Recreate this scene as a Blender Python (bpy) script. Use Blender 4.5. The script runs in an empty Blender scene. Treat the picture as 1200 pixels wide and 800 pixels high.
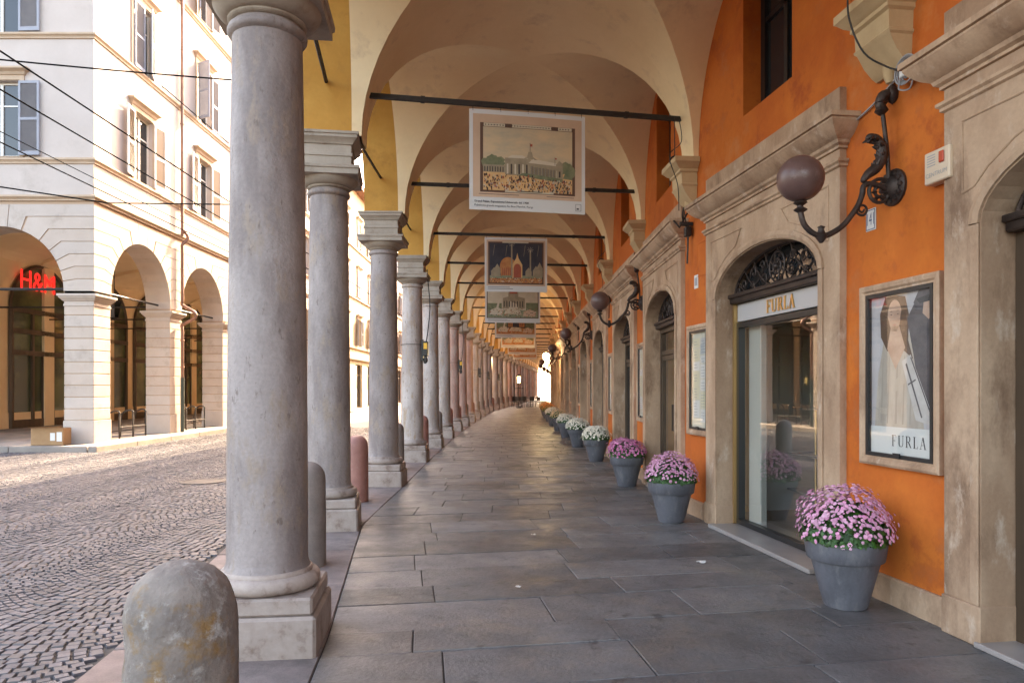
import bpy, bmesh, math, random
from math import sin, cos, pi, radians as R_, sqrt, atan2, hypot
from mathutils import Vector, Matrix
random.seed(7)
SC = bpy.context.scene
COL = SC.collection

# ------------------------------------------------------------------ materials
def _n(nt, t, **kw):
    n = nt.nodes.new(t)
    for k, v in kw.items():
        if k in n.inputs: n.inputs[k].default_value = v
        else: setattr(n, k, v)
    return n

def rgba(c): return (c[0], c[1], c[2], 1)

def mat(name, c1, c2=None, scale=3.0, lo=.35, hi=.65, rough=.8, rough2=None, bump=0, bscale=60, metal=0, spec=.5,
        stain=None, island=0.0, objvar=0.0, fine=0.0, stretch=None, coat=0, stain2=None, detail=6):
    m = bpy.data.materials.new(name); m.use_nodes = True
    nt = m.node_tree; L = nt.links; nt.nodes.clear()
    out = _n(nt, 'ShaderNodeOutputMaterial'); bs = _n(nt, 'ShaderNodeBsdfPrincipled')
    L.new(bs.outputs[0], out.inputs[0])
    bs.inputs['Metallic'].default_value = metal; bs.inputs['Roughness'].default_value = rough
    bs.inputs['Specular IOR Level'].default_value = spec; bs.inputs['Coat Weight'].default_value = coat
    tc = _n(nt, 'ShaderNodeTexCoord'); oi = _n(nt, 'ShaderNodeObjectInfo')
    add = _n(nt, 'ShaderNodeVectorMath', operation='MULTIPLY_ADD')
    comb = _n(nt, 'ShaderNodeCombineXYZ')
    for i in range(3): L.new(oi.outputs['Random'], comb.inputs[i])
    L.new(comb.outputs[0], add.inputs[0]); add.inputs[1].default_value = (37, 53, 71)
    L.new(tc.outputs['Object'], add.inputs[2])
    vec = add.outputs[0]
    if stretch:
        mp = _n(nt, 'ShaderNodeMapping'); mp.inputs['Scale'].default_value = stretch
        L.new(vec, mp.inputs[0]); vec2 = mp.outputs[0]
    else: vec2 = vec
    def noise(s, det=detail, v=None, r=.6):
        n = _n(nt, 'ShaderNodeTexNoise'); n.inputs['Scale'].default_value = s
        n.inputs['Detail'].default_value = det; n.inputs['Roughness'].default_value = r
        L.new(v or vec2, n.inputs['Vector']); return n.outputs['Fac']
    def ramp(f, a, b):
        n = _n(nt, 'ShaderNodeMapRange'); n.inputs['From Min'].default_value = a; n.inputs['From Max'].default_value = b
        L.new(f, n.inputs['Value']); return n.outputs['Result']
    def mix(f, a, b, mode='MIX'):
        n = _n(nt, 'ShaderNodeMix', data_type='RGBA', blend_type=mode)
        if hasattr(f, 'links'): L.new(f, n.inputs['Factor'])
        else: n.inputs['Factor'].default_value = f
        for x, k in ((a, 6), (b, 7)):
            if hasattr(x, 'links'): L.new(x, n.inputs[k])
            else: n.inputs[k].default_value = rgba(x)
        return n.outputs[2]
    col = None
    if c2:
        col = mix(ramp(noise(scale), lo, hi), c1, c2)
    for st in (stain, stain2):
        if st:
            sc, s_s, a, b = st
            col = mix(ramp(noise(s_s, 9, r=.7), a, b), col or c1, sc)
    def hsv(src, fac_out, amt, hue=0):
        h = _n(nt, 'ShaderNodeHueSaturation')
        mr = _n(nt, 'ShaderNodeMapRange'); mr.inputs['To Min'].default_value = 1-amt; mr.inputs['To Max'].default_value = 1+amt
        L.new(fac_out, mr.inputs['Value']); L.new(mr.outputs[0], h.inputs['Value'])
        if hue:
            mh = _n(nt, 'ShaderNodeMapRange'); mh.inputs['To Min'].default_value = 1-hue; mh.inputs['To Max'].default_value = 1+hue
            wn = _n(nt, 'ShaderNodeTexWhiteNoise', noise_dimensions='1D'); L.new(fac_out, wn.inputs['W'])
            L.new(wn.outputs[0], mh.inputs['Value']); L.new(mh.outputs[0], h.inputs['Saturation'])
        if hasattr(src, 'links'): L.new(src, h.inputs['Color'])
        else: h.inputs['Color'].default_value = rgba(src)
        return h.outputs[0]
    if fine: col = hsv(col or c1, noise(bscale, 3, vec), fine)
    if island:
        g = _n(nt, 'ShaderNodeNewGeometry'); col = hsv(col or c1, g.outputs['Random Per Island'], island, .18)
    if objvar: col = hsv(col or c1, oi.outputs['Random'], objvar)
    if col is None: bs.inputs['Base Color'].default_value = rgba(c1)
    else: L.new(col, bs.inputs['Base Color'])
    if rough2 is not None:
        mr = _n(nt, 'ShaderNodeMapRange'); mr.inputs['From Min'].default_value = .3; mr.inputs['From Max'].default_value = .7
        mr.inputs['To Min'].default_value = rough; mr.inputs['To Max'].default_value = rough2
        L.new(noise(scale*1.7), mr.inputs['Value']); L.new(mr.outputs[0], bs.inputs['Roughness'])
    if bump:
        b = _n(nt, 'ShaderNodeBump'); b.inputs['Strength'].default_value = bump; b.inputs['Distance'].default_value = .01
        L.new(noise(bscale, 5, vec), b.inputs['Height']); L.new(b.outputs[0], bs.inputs['Normal'])
    return m

def glass(name, tint=(.9, .95, .95), r0=.08, power=3.0, mx=.85):
    m = bpy.data.materials.new(name); m.use_nodes = True
    nt = m.node_tree; L = nt.links; nt.nodes.clear()
    out = _n(nt, 'ShaderNodeOutputMaterial'); mx_ = _n(nt, 'ShaderNodeMixShader')
    tr = _n(nt, 'ShaderNodeBsdfTransparent'); tr.inputs[0].default_value = rgba(tint)
    gl = _n(nt, 'ShaderNodeBsdfGlossy'); gl.inputs['Roughness'].default_value = .015; gl.inputs[0].default_value = (1, 1, 1, 1)
    lw = _n(nt, 'ShaderNodeLayerWeight'); lw.inputs[0].default_value = .5
    pw = _n(nt, 'ShaderNodeMath', operation='POWER'); pw.inputs[1].default_value = power
    ma = _n(nt, 'ShaderNodeMath', operation='MULTIPLY_ADD'); ma.inputs[1].default_value = mx - r0; ma.inputs[2].default_value = r0
    L.new(lw.outputs['Facing'], pw.inputs[0]); L.new(pw.outputs[0], ma.inputs[0]); L.new(ma.outputs[0], mx_.inputs[0])
    L.new(tr.outputs[0], mx_.inputs[1]); L.new(gl.outputs[0], mx_.inputs[2]); L.new(mx_.outputs[0], out.inputs[0])
    return m

def emit(name, c, s):
    m = bpy.data.materials.new(name); m.use_nodes = True
    nt = m.node_tree; b = nt.nodes['Principled BSDF']
    b.inputs['Base Color'].default_value = rgba(c); b.inputs['Emission Color'].default_value = rgba(c); b.inputs['Emission Strength'].default_value = s
    return m

M = {}
M['orange'] = mat('orange_plaster', (0.552, 0.148, 0.016), (0.464, 0.104, 0.009), 1.1, lo=.4, hi=.6, rough=.88, bump=.25, bscale=22, stain=((0.368, 0.076, 0.010), 2.6, .53, .66), stain2=((0.576, 0.208, 0.056), 1.3, .56, .72), fine=.09)
M['ochre'] = mat('ochre_plaster', (0.568, 0.310, 0.065), (0.490, 0.245, 0.043), 1.6, rough=.9, bump=.15, bscale=25, stain=((0.396, 0.198, 0.043), 2.2, .54, .7), fine=.07)
M['vault'] = mat('vault_plaster', (.86, .69, .43), (.81, .625, .37), 1.1, rough=.92, bump=.15, bscale=18, stain=((.62, .46, .29), 1.7, .56, .74), fine=.04)
M['portal'] = mat('portal_stone', (0.476, 0.332, 0.221), (0.361, 0.234, 0.148), 2.6, lo=.4, hi=.6, rough=.72, bump=.3, bscale=40, stain=((0.205, 0.123, 0.074), 2.4, .51, .68), stain2=((0.541, 0.426, 0.328), 5, .57, .7), fine=.16, objvar=.06, stretch=(1, 1, .45))
M['corbel'] = mat('corbel_stone', (0.528, 0.387, 0.220), (0.458, 0.326, 0.176), 3, rough=.85, bump=.15, bscale=45, fine=.06)
def colmat(n, a, b, st): return mat(n, a, b, 3.6, lo=.42, hi=.58, rough=.5, rough2=.75, bump=.5, bscale=42, stain=(st, 6.0, .53, .64), stain2=((.17, .13, .11), 22, .59, .66), fine=.24, stretch=(1, 1, .35), objvar=.06)
M['col_grey'] = colmat('grey_column_stone', (0.311, 0.265, 0.248), (0.210, 0.172, 0.160), (0.286, 0.223, 0.176))
M['col_pale'] = colmat('pale_column_stone', (0.464, 0.404, 0.370), (0.344, 0.288, 0.258), (0.361, 0.267, 0.189))
M['col_pink'] = colmat('pink_column_stone', (0.447, 0.297, 0.249), (0.353, 0.215, 0.172), (0.447, 0.344, 0.284))
M['plinth'] = mat('plinth_stone', (0.403, 0.336, 0.294), (0.302, 0.239, 0.202), 5, rough=.7, bump=.3, bscale=35, stain=((0.185, 0.126, 0.097), 5, .53, .68), fine=.14, objvar=.08)
M['impost'] = mat('impost_stone', (0.395, 0.336, 0.273), (0.319, 0.265, 0.210), 4, rough=.8, bump=.2, bscale=40, stain=((0.227, 0.168, 0.122), 4, .55, .7), fine=.08, objvar=.05)
M['boll_pale'] = mat('worn_bollard_stone', (0.246, 0.208, 0.178), (0.162, 0.136, 0.119), 8, rough=.8, bump=.9, bscale=34, stain=((0.230, 0.140, 0.055), 4.2, .51, .62), stain2=((0.357, 0.340, 0.315), 9, .56, .66), fine=.22)
M['boll_grey'] = mat('grey_bollard_stone', (0.255, 0.212, 0.187), (0.187, 0.153, 0.136), 6, rough=.7, bump=.3, bscale=60, stain=((0.212, 0.170, 0.145), 6, .6, .75), fine=.14)
M['boll_red'] = mat('red_bollard_stone', (0.357, 0.174, 0.140), (0.281, 0.128, 0.102), 8, rough=.55, bump=.2, bscale=80, stain=((0.425, 0.281, 0.238), 14, .6, .7), fine=.16)
M['slab'] = mat('slate_slab', (.154, .149, .149), (.098, .094, .095), 1.9, rough=.28, rough2=.6, bump=.6, bscale=34, stain=((.175, .15, .125), 1.4, .54, .70), stain2=((.055, .052, .052), 8, .56, .68), island=.34, fine=.30, spec=.5)
M['joint'] = mat('dark_joint', (.035, .033, .03), (.05, .046, .04), 12, rough=.95)
M['strip'] = mat('granite_strip', (.255, .20, .18), (.18, .14, .125), 5, rough=.75, rough2=.9, bump=.3, bscale=90, stain=((.13, .105, .095), 3, .52, .68), island=.12, fine=.25)
M['cobble'] = mat('porphyry_cobble', (.122, .112, .12), (.09, .083, .09), 2.0, rough=.38, rough2=.6, bump=.35, bscale=60, island=.30, fine=.14)
M['roadbed'] = mat('road_bed', (.062, .056, .052), (.085, .076, .068), 8, rough=.95, bump=.3, bscale=40)
M['farpave'] = mat('far_paving', (.22, .19, .17), (.16, .14, .13), 3, rough=.7, bump=.2, bscale=20)
M['side'] = mat('sidewalk_stone', (0.264, 0.224, 0.192), (0.208, 0.176, 0.152), 3, rough=.8, bump=.2, bscale=40, island=.15, fine=.1)
M['cream'] = mat('pale_facade_plaster', (0.496, 0.436, 0.396), (0.456, 0.396, 0.356), 1.0, rough=.92, bump=.1, bscale=25, stain=((0.400, 0.344, 0.304), 1.2, .56, .75), fine=.03)
M['rustic'] = mat('rusticated_stone', (0.480, 0.408, 0.352), (0.432, 0.360, 0.304), 1.4, rough=.9, bump=.15, bscale=40, stain=((0.336, 0.276, 0.224), 1.6, .55, .75), island=.04, fine=.05)
M['groove'] = mat('groove_plaster', (.42, .30, .21), rough=.95)
M['trim'] = mat('ochre_string_course', (0.476, 0.365, 0.264), (0.425, 0.315, 0.221), 3, rough=.85, bump=.15, bscale=40, fine=.05)
M['arcade_in'] = mat('arcade_plaster', (.82, .67, .45), (.76, .60, .385), 1.2, rough=.92, fine=.04)
M['yellowb'] = mat('yellow_facade', (0.592, 0.496, 0.336), (0.544, 0.440, 0.288), 1.0, rough=.92, fine=.05)
M['pinkb'] = mat('pink_facade', (0.560, 0.440, 0.352), (0.512, 0.392, 0.304), 1.0, rough=.92, fine=.05)
M['shutter'] = mat('grey_blue_shutter', (0.306, 0.315, 0.357), (0.264, 0.272, 0.315), 4, rough=.6, objvar=.08)
M['shutter_w'] = mat('pale_shutter', (.62, .58, .55), rough=.6)
M['winframe'] = mat('white_window_frame', (.66, .63, .58), rough=.5)
M['copper'] = mat('copper_pipe', (.30, .17, .12), (.22, .12, .085), 5, rough=.4, rough2=.6, metal=.6)
M['iron'] = mat('black_iron', (.028, .025, .024), (.045, .036, .03), 12, rough=.5, rough2=.7, metal=.35, bump=.1, bscale=80)
M['rust'] = mat('dark_bronze', (.062, .042, .034), (.035, .026, .024), 10, rough=.5, metal=.4, bump=.3, bscale=70)
M['blackfr'] = mat('black_frame', (.016, .016, .017), rough=.35)
M['brownfr'] = mat('brown_wood_frame', (.085, .055, .034), (.055, .036, .022), 6, rough=.5, stretch=(1, 1, .15))
M['gold'] = mat('gold_metal', (.70, .45, .18), rough=.3, metal=1)
M['brass'] = mat('brass_strip', (.55, .36, .15), rough=.4, metal=.8)
M['glass'] = glass('shop_glass', (.88, .92, .9), .10, 2.2, .75)
M['caseglass'] = glass('case_glass', (.93, .95, .94), .05, 2.6, .42)
M['cable'] = mat('black_cable', (.010, .010, .011), rough=1, spec=0)
M['wglass'] = glass('window_glass', (.35, .37, .38), .08, 3, .8)
M['darkglass'] = mat('dark_window_pane', (.02, .022, .025), rough=.06, spec=.6)
M['globe'] = mat('smoky_globe', (.125, .072, .064), (.10, .056, .05), 6, rough=.34, spec=.4, stain=((.19, .13, .12), 9, .58, .68))
M['globelit'] = emit('lit_globe', (1, .72, .36), 14)
M['signwhite'] = mat('sign_panel', (0.446, 0.434, 0.434), rough=.35)
M['white'] = mat('white_paint', (0.663, 0.654, 0.637), rough=.5)
M['paper'] = mat('paper', (0.640, 0.632, 0.616), rough=.7)
M['ink'] = mat('ink', (.03, .03, .035), rough=.6)
M['blue'] = mat('blue_ink', (.05, .07, .16), rough=.4)
M['redlens'] = mat('red_lens', (.45, .06, .02), rough=.2)
M['boxbeige'] = mat('beige_plastic', (.62, .50, .37), rough=.45)
M['pot'] = mat('grey_planter', (0.110, 0.110, 0.128), (0.079, 0.079, 0.092), 5, lo=.42, hi=.58, rough=.6, bump=.12, bscale=50, stain=((0.150, 0.148, 0.157), 7, .54, .66), fine=.16, stretch=(1, 1, .4))
M['soil'] = mat('soil', (.05, .035, .025), rough=1)
M['leaf'] = mat('chrysanthemum_leaf', (0.043, 0.106, 0.021), (0.027, 0.072, 0.014), 20, rough=.55, island=.4)
M['pet_pink'] = mat('pink_petals', (.66, .355, .50), (.58, .265, .42), 9, rough=.7, island=.22)
M['pet_rose'] = mat('rose_petals', (.56, .22, .38), (.48, .15, .31), 9, rough=.7, island=.3)
M['pet_white'] = mat('white_petals', (.80, .76, .66), (.76, .71, .58), 9, rough=.7, island=.14)
M['pet_cream'] = mat('cream_petals', (.78, .60, .36), (.70, .52, .3), 9, rough=.7, island=.15)
M['pet_orange'] = mat('orange_petals', (.60, .24, .06), (.5, .18, .04), 9, rough=.7, island=.25)
M['pet_yel'] = mat('flower_heart', (.55, .38, .10), rough=.8)
M['yellowgel'] = mat('amber_panel', (.80, .45, .03), rough=.35)
M['card'] = mat('cardboard', (.36, .22, .11), (.31, .185, .09), 5, rough=.85)
M['shopwall'] = mat('shop_wall', (.52, .50, .47), rough=.9)
M['shopfloor'] = mat('shop_floor', (.35, .24, .14), rough=.5)
M['goldlightwall'] = mat('golden_light_shop_wall', (.78, .52, .19), (.70, .43, .13), 2, rough=.9)  # golden light inside the doorways is painted in as wall colour
M['redbag'] = mat('red_leather', (.48, .09, .03), rough=.4)
M['signred'] = mat('red_sign', (.75, .03, .02), rough=.35)
M['steel'] = mat('steel', (.35, .34, .33), rough=.35, metal=.9)
M['greenmetal'] = mat('green_cast_iron', (.045, .06, .05), rough=.5)
M['chairdark'] = mat('dark_rattan', (.035, .033, .038), rough=.6)
M['door_brown'] = mat('bronze_door', (.075, .052, .035), (.055, .038, .026), 3, rough=.45)
M['manhole'] = mat('cast_iron_cover', (.10, .095, .095), rough=.5, metal=.5, bump=.3, bscale=60)
M['doorsill'] = mat('marble_sill', (.34, .31, .29), (.28, .25, .24), 3, rough=.3)

# ------------------------------------------------------------------ mesh builder
class MB:
    def __init__(s): s.v = []; s.f = []; s.m = []
    def add(s, vs, fs, m=0, xf=None):
        o = len(s.v)
        s.v += [tuple(xf @ Vector(p)) for p in vs] if xf else [tuple(p) for p in vs]
        for f in fs: s.f.append([i+o for i in f]); s.m.append(m)
        return s
    def quad(s, a, b, c, d, m=0): return s.add([a, b, c, d], [(0, 1, 2, 3)], m)
    def poly(s, pts, m=0): return s.add(pts, [tuple(range(len(pts)))], m)
    def box(s, x0, x1, y0, y1, z0, z1, ch=0, m=0, xf=None):
        if ch:
            c = [(x0, x1), (y0, y1), (z0, z1)]
            vs = []; idx = {}
            for ax in range(3):
                for i in (0, 1):
                    for j in (0, 1):
                        for k in (0, 1):
                            p = [c[0][i], c[1][j], c[2][k]]; sg = (i, j, k)
                            for a2 in range(3):
                                if a2 != ax: p[a2] += ch if sg[a2] == 0 else -ch
                            idx[(ax, i, j, k)] = len(vs); vs.append(p)
            fs = []
            I = lambda ax, *q: idx[(ax, *q)]
            for e in (0, 1):
                fs.append([I(0, e, 0, 0), I(0, e, 1, 0), I(0, e, 1, 1), I(0, e, 0, 1)])
                fs.append([I(1, 0, e, 0), I(1, 1, e, 0), I(1, 1, e, 1), I(1, 0, e, 1)])
                fs.append([I(2, 0, 0, e), I(2, 1, 0, e), I(2, 1, 1, e), I(2, 0, 1, e)])
            for a in (0, 1):
                for b in (0, 1):
                    fs.append([I(0, a, b, 0), I(0, a, b, 1), I(1, a, b, 1), I(1, a, b, 0)])
                    fs.append([I(0, a, 0, b), I(0, a, 1, b), I(2, a, 1, b), I(2, a, 0, b)])
                    fs.append([I(1, 0, a, b), I(1, 1, a, b), I(2, 1, a, b), I(2, 0, a, b)])
                    for k in (0, 1): fs.append([I(0, a, b, k), I(1, a, b, k), I(2, a, b, k)])
            return s.add(vs, fs, m, xf)
        vs = [(x, y, z) for x in (x0, x1) for y in (y0, y1) for z in (z0, z1)]
        return s.add(vs, [(0, 1, 3, 2), (4, 6, 7, 5), (0, 4, 5, 1), (2, 3, 7, 6), (0, 2, 6, 4), (1, 5, 7, 3)], m, xf)
    def tube(s, pts, r, seg=8, m=0, cap=True, sy=1.0):
        pts = [Vector(p) for p in pts]; n = len(pts)
        if not hasattr(r, '__len__'): r = [r]*n
        t0 = (pts[1]-pts[0]).normalized()
        up = Vector((0, 0, 1)) if abs(t0.z) < .9 else Vector((1, 0, 0))
        u = t0.cross(up).normalized(); vs = []
        for i in range(n):
            t = ((pts[min(i+1, n-1)]-pts[max(i-1, 0)])).normalized()
            u = (u - t*u.dot(t)).normalized(); w = t.cross(u)
            for k in range(seg):
                a = 2*pi*k/seg; vs.append(pts[i]+(u*cos(a)+w*sin(a)*sy)*r[i])
        fs = [(i*seg+k, i*seg+(k+1) % seg, (i+1)*seg+(k+1) % seg, (i+1)*seg+k) for i in range(n-1) for k in range(seg)]
        if cap: fs += [tuple(range(seg))[::-1], tuple((n-1)*seg+k for k in range(seg))]
        return s.add(vs, fs, m)
    def lathe(s, prof, seg=32, c=(0, 0, 0), m=0, xf=None, wob=0):
        vs = []
        for r, z in prof:
            for k in range(seg):
                a = 2*pi*k/seg; rr = r*(1+wob*random.uniform(-1, 1))
                vs.append((c[0]+rr*cos(a), c[1]+rr*sin(a), c[2]+z))
        n = len(prof)
        fs = [(i*seg+k, i*seg+(k+1) % seg, (i+1)*seg+(k+1) % seg, (i+1)*seg+k) for i in range(n-1) for k in range(seg)]
        if prof[0][0] > 1e-4: fs.append(tuple(range(seg))[::-1])
        if prof[-1][0] > 1e-4: fs.append(tuple((n-1)*seg+k for k in range(seg)))
        return s.add(vs, fs, m, xf)
    def rings(s, rs, m=0, cap=True):          # rs: list of 4-point rings
        vs = [p for r in rs for p in r]; n = len(rs)
        fs = [(i*4+k, i*4+(k+1) % 4, (i+1)*4+(k+1) % 4, (i+1)*4+k) for i in range(n-1) for k in range(4)]
        if cap: fs += [(3, 2, 1, 0), tuple((n-1)*4+k for k in range(4))]
        return s.add(vs, fs, m)
    def sqloft(s, prof, m=0, c=(0, 0)):       # square plan moulding: (half width, z)
        return s.rings([[(c[0]-h, c[1]-h, z), (c[0]+h, c[1]-h, z), (c[0]+h, c[1]+h, z), (c[0]-h, c[1]+h, z)] for h, z in prof], m)
    def prism(s, poly, d0, d1, f, m=0):       # poly of 2d points; f(a,b,d)->xyz
        n = len(poly); vs = [f(a, b, d0) for a, b in poly]+[f(a, b, d1) for a, b in poly]
        fs = [tuple(range(n))[::-1], tuple(range(n, 2*n))]+[(i, (i+1) % n, (i+1) % n+n, i+n) for i in range(n)]
        return s.add(vs, fs, m)
    def build(s, name, mt, parent=None, smooth=None, loc=None, rz=0, off=None):
        me = bpy.data.meshes.new(name)
        v = s.v
        if off is not None: v = [(p[0]-off[0], p[1]-off[1], p[2]-off[2]) for p in v]
        me.from_pydata(v, [], s.f)
        mts = mt if isinstance(mt, (list, tuple)) else [mt]
        for x in mts: me.materials.append(M[x] if isinstance(x, str) else x)
        if len(mts) > 1: me.polygons.foreach_set('material_index', s.m)
        if smooth is not None:
            me.polygons.foreach_set('use_smooth', [True]*len(me.polygons))
            me.set_sharp_from_angle(angle=R_(smooth))
        me.update()
        o = bpy.data.objects.new(name, me); COL.objects.link(o)
        if parent is not None: o.parent = parent
        if loc is not None: o.location = loc
        if rz: o.rotation_euler = (0, 0, rz)
        return o

def tag(o, label, cat, group=None):
    o['label'] = label; o['category'] = cat
    if group: o['group'] = group
    return o
def root(name, label, cat, loc=(0, 0, 0), rz=0, group=None):
    o = bpy.data.objects.new(name, None); COL.objects.link(o); o.location = loc; o.rotation_euler = (0, 0, rz)
    o.empty_display_size = .2
    return tag(o, label, cat, group)
def setting(o): o['kind'] = 'structure'; return o
KIDS = {}
def dup(o, loc=None, rz=None, label=None, parent=None, _top=True):
    c = o.copy(); COL.objects.link(c)
    if parent is not None: c.parent = parent
    if loc is not None: c.location = loc
    if rz is not None: c.rotation_euler = (0, 0, rz)
    if label: c['label'] = label
    for ch in list(o.children): dup(ch, parent=c, _top=False)
    return c

def spline(pts, n=8):
    P = [Vector(p) for p in pts]; out = []
    for i in range(len(P)-1):
        a = P[max(i-1, 0)]; b = P[i]; c = P[i+1]; d = P[min(i+2, len(P)-1)]
        for k in range(n):
            t = k/n
            out.append(.5*((2*b)+(c-a)*t+(2*a-5*b+4*c-d)*t*t+(3*b-a-3*c+d)*t**3))
    out.append(P[-1]); return out

def text_into(mb, s, size, f, align='CENTER', m=0, depth=None, xs=1.0):
    """flat lettering: f(x, z) -> xyz"""
    cu = bpy.data.curves.new('t', 'FONT'); cu.body = s; cu.size = size; cu.align_x = align; cu.align_y = 'CENTER'; cu.resolution_u = 2
    ob = bpy.data.objects.new('t', cu); COL.objects.link(ob)
    dg = bpy.context.evaluated_depsgraph_get(); me = bpy.data.meshes.new_from_object(ob.evaluated_get(dg))
    mb.add([f(v.co.x*xs, v.co.y) for v in me.vertices], [tuple(p.vertices) for p in me.polygons], m)
    bpy.data.objects.remove(ob); bpy.data.curves.remove(cu); bpy.data.meshes.remove(me)

SERIF = {  # strokes in a unit-height letter: (x0,y0,x1,y1,width)
 'F': (.62, [(.16, 0, .16, 1, .13), (.02, .02, .32, .02, .035), (.02, .98, .58, .98, .035), (.57, .78, .57, 1, .03), (.16, .5, .44, .5, .035), (.44, .4, .44, .6, .03)]),
 'U': (.80, [(.16, .25, .16, 1, .13), (.02, .98, .30, .98, .035), (.66, .25, .66, 1, .045), (.52, .98, .80, .98, .035), (.16, .28, .2, .12, .12), (.2, .12, .3, .03, .08), (.28, .03, .5, .03, .05), (.5, .03, .62, .12, .05), (.62, .12, .66, .28, .05)]),
 'R': (.76, [(.16, 0, .16, 1, .13), (.02, .02, .32, .02, .035), (.02, .98, .42, .98, .035), (.42, .98, .54, .9, .07), (.54, .9, .56, .75, .12), (.56, .75, .52, .58, .11), (.52, .58, .42, .51, .06), (.16, .5, .42, .5, .035), (.38, .5, .66, .03, .12), (.60, .02, .76, .02, .035)]),
 'L': (.60, [(.16, 0, .16, 1, .13), (.02, .98, .32, .98, .035), (.02, .02, .58, .02, .035), (.57, 0, .57, .22, .03)]),
 'A': (.80, [(.12, 0, .40, 1, .045), (.40, 1, .68, 0, .13), (.2, .34, .6, .34, .035), (.0, .02, .26, .02, .035), (.54, .02, .82, .02, .035)]),
}
def serif_into(mb, s, h, f, m=0, depth=0.004, gap=.1, align=.5):
    w = sum(SERIF[c][0]+gap for c in s)-gap; x = -w*align
    for c in s:
        cw, st = SERIF[c]
        for x0, y0, x1, y1, t in st:
            d = Vector((x1-x0, y1-y0)); d.normalize(); n = Vector((-d.y, d.x))*t/2
            q = [(x+x0+n.x, y0+n.y), (x+x1+n.x, y1+n.y), (x+x1-n.x, y1-n.y), (x+x0-n.x, y0-n.y)]
            mb.prism([(a*h, (b-.5)*h) for a, b in q], 0, depth, f, m)
        x += cw+gap

# ------------------------------------------------------------------ the line of the portico
Lx = {-2: (-.62, -2.9), -1: (-1.12, .80), 0: (-1.55, 4.55), 1: (-2.12, 8.3), 2: (-2.14, 11.95), 3: (-2.2, 15.8), 4: (-2.23, 19.5), 5: (-2.24, 23.25),
      6: (-2.22, 26.95), 7: (-2.15, 30.4), 8: (-2.08, 34.0), 9: (-1.98, 37.7), 10: (-1.88, 41.45), 11: (-1.75, 45.3), 12: (-1.6, 49.2), 13: (-1.25, 52.95), 14: (-.93, 56.7)}
Rx = {-2: (3.91, -2.3), -1: (3.37, 1.5), 0: (2.83, 5.3), 1: (2.29, 9.15), 2: (2.28, 12.5), 3: (2.26, 16.3), 4: (2.25, 20.05), 5: (2.26, 23.8), 6: (2.28, 27.3),
      7: (2.32, 30.8), 8: (2.38, 34.3), 9: (2.44, 38.0), 10: (2.5, 41.7), 11: (2.6, 45.5), 12: (2.72, 49.3), 13: (2.98, 53.0), 14: (3.28, 56.7)}
NMAX = 28; NMIN = -2
for i in range(15, NMAX+1):
    Lx[i] = (Lx[14][0]+.33*(i-14), 56.7+3.75*(i-14)); Rx[i] = (Rx[14][0]+.33*(i-14), 56.7+3.75*(i-14))
def lerp(a, b, t): return a+(b-a)*t
def node(D, t):
    i = max(NMIN, min(NMAX-1, math.floor(t))); f = t-i
    return Vector((lerp(D[i][0], D[i+1][0], f), lerp(D[i][1], D[i+1][1], f)))
def P(t, u): return node(Lx, t).lerp(node(Rx, t), u)
def wall_frame(i):          # bay i on the wall: origin (node i), unit tangent, heading angle, length
    a = Vector(Rx[i]); b = Vector(Rx[i+1]); d = b-a
    return a, d.normalized(), atan2(d.y, d.x), d.length
def col_heading(i):
    a = Vector(Lx[max(i-1, NMIN)]); b = Vector(Lx[min(i+1, NMAX)]); d = b-a
    if i == 0: d = Vector(Lx[0])-Vector(Lx[-1])
    if i == 1: d = Vector(Lx[1])-Vector(Lx[0])
    return atan2(d.y, d.x)-pi/2
ZS = 4.46; RISE = 1.97; A0 = .88
ORD = ['first', 'second', 'third', 'fourth', 'fifth', 'sixth', 'seventh', 'eighth', 'ninth', 'tenth', 'eleventh', 'twelfth', 'thirteenth', 'fourteenth', 'fifteenth', 'sixteenth',
       'seventeenth', 'eighteenth', 'nineteenth', 'twentieth', 'twenty-first', 'twenty-second', 'twenty-third', 'twenty-fourth', 'twenty-fifth', 'twenty-sixth', 'twenty-seventh', 'twenty-eighth', 'twenty-ninth']

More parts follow.
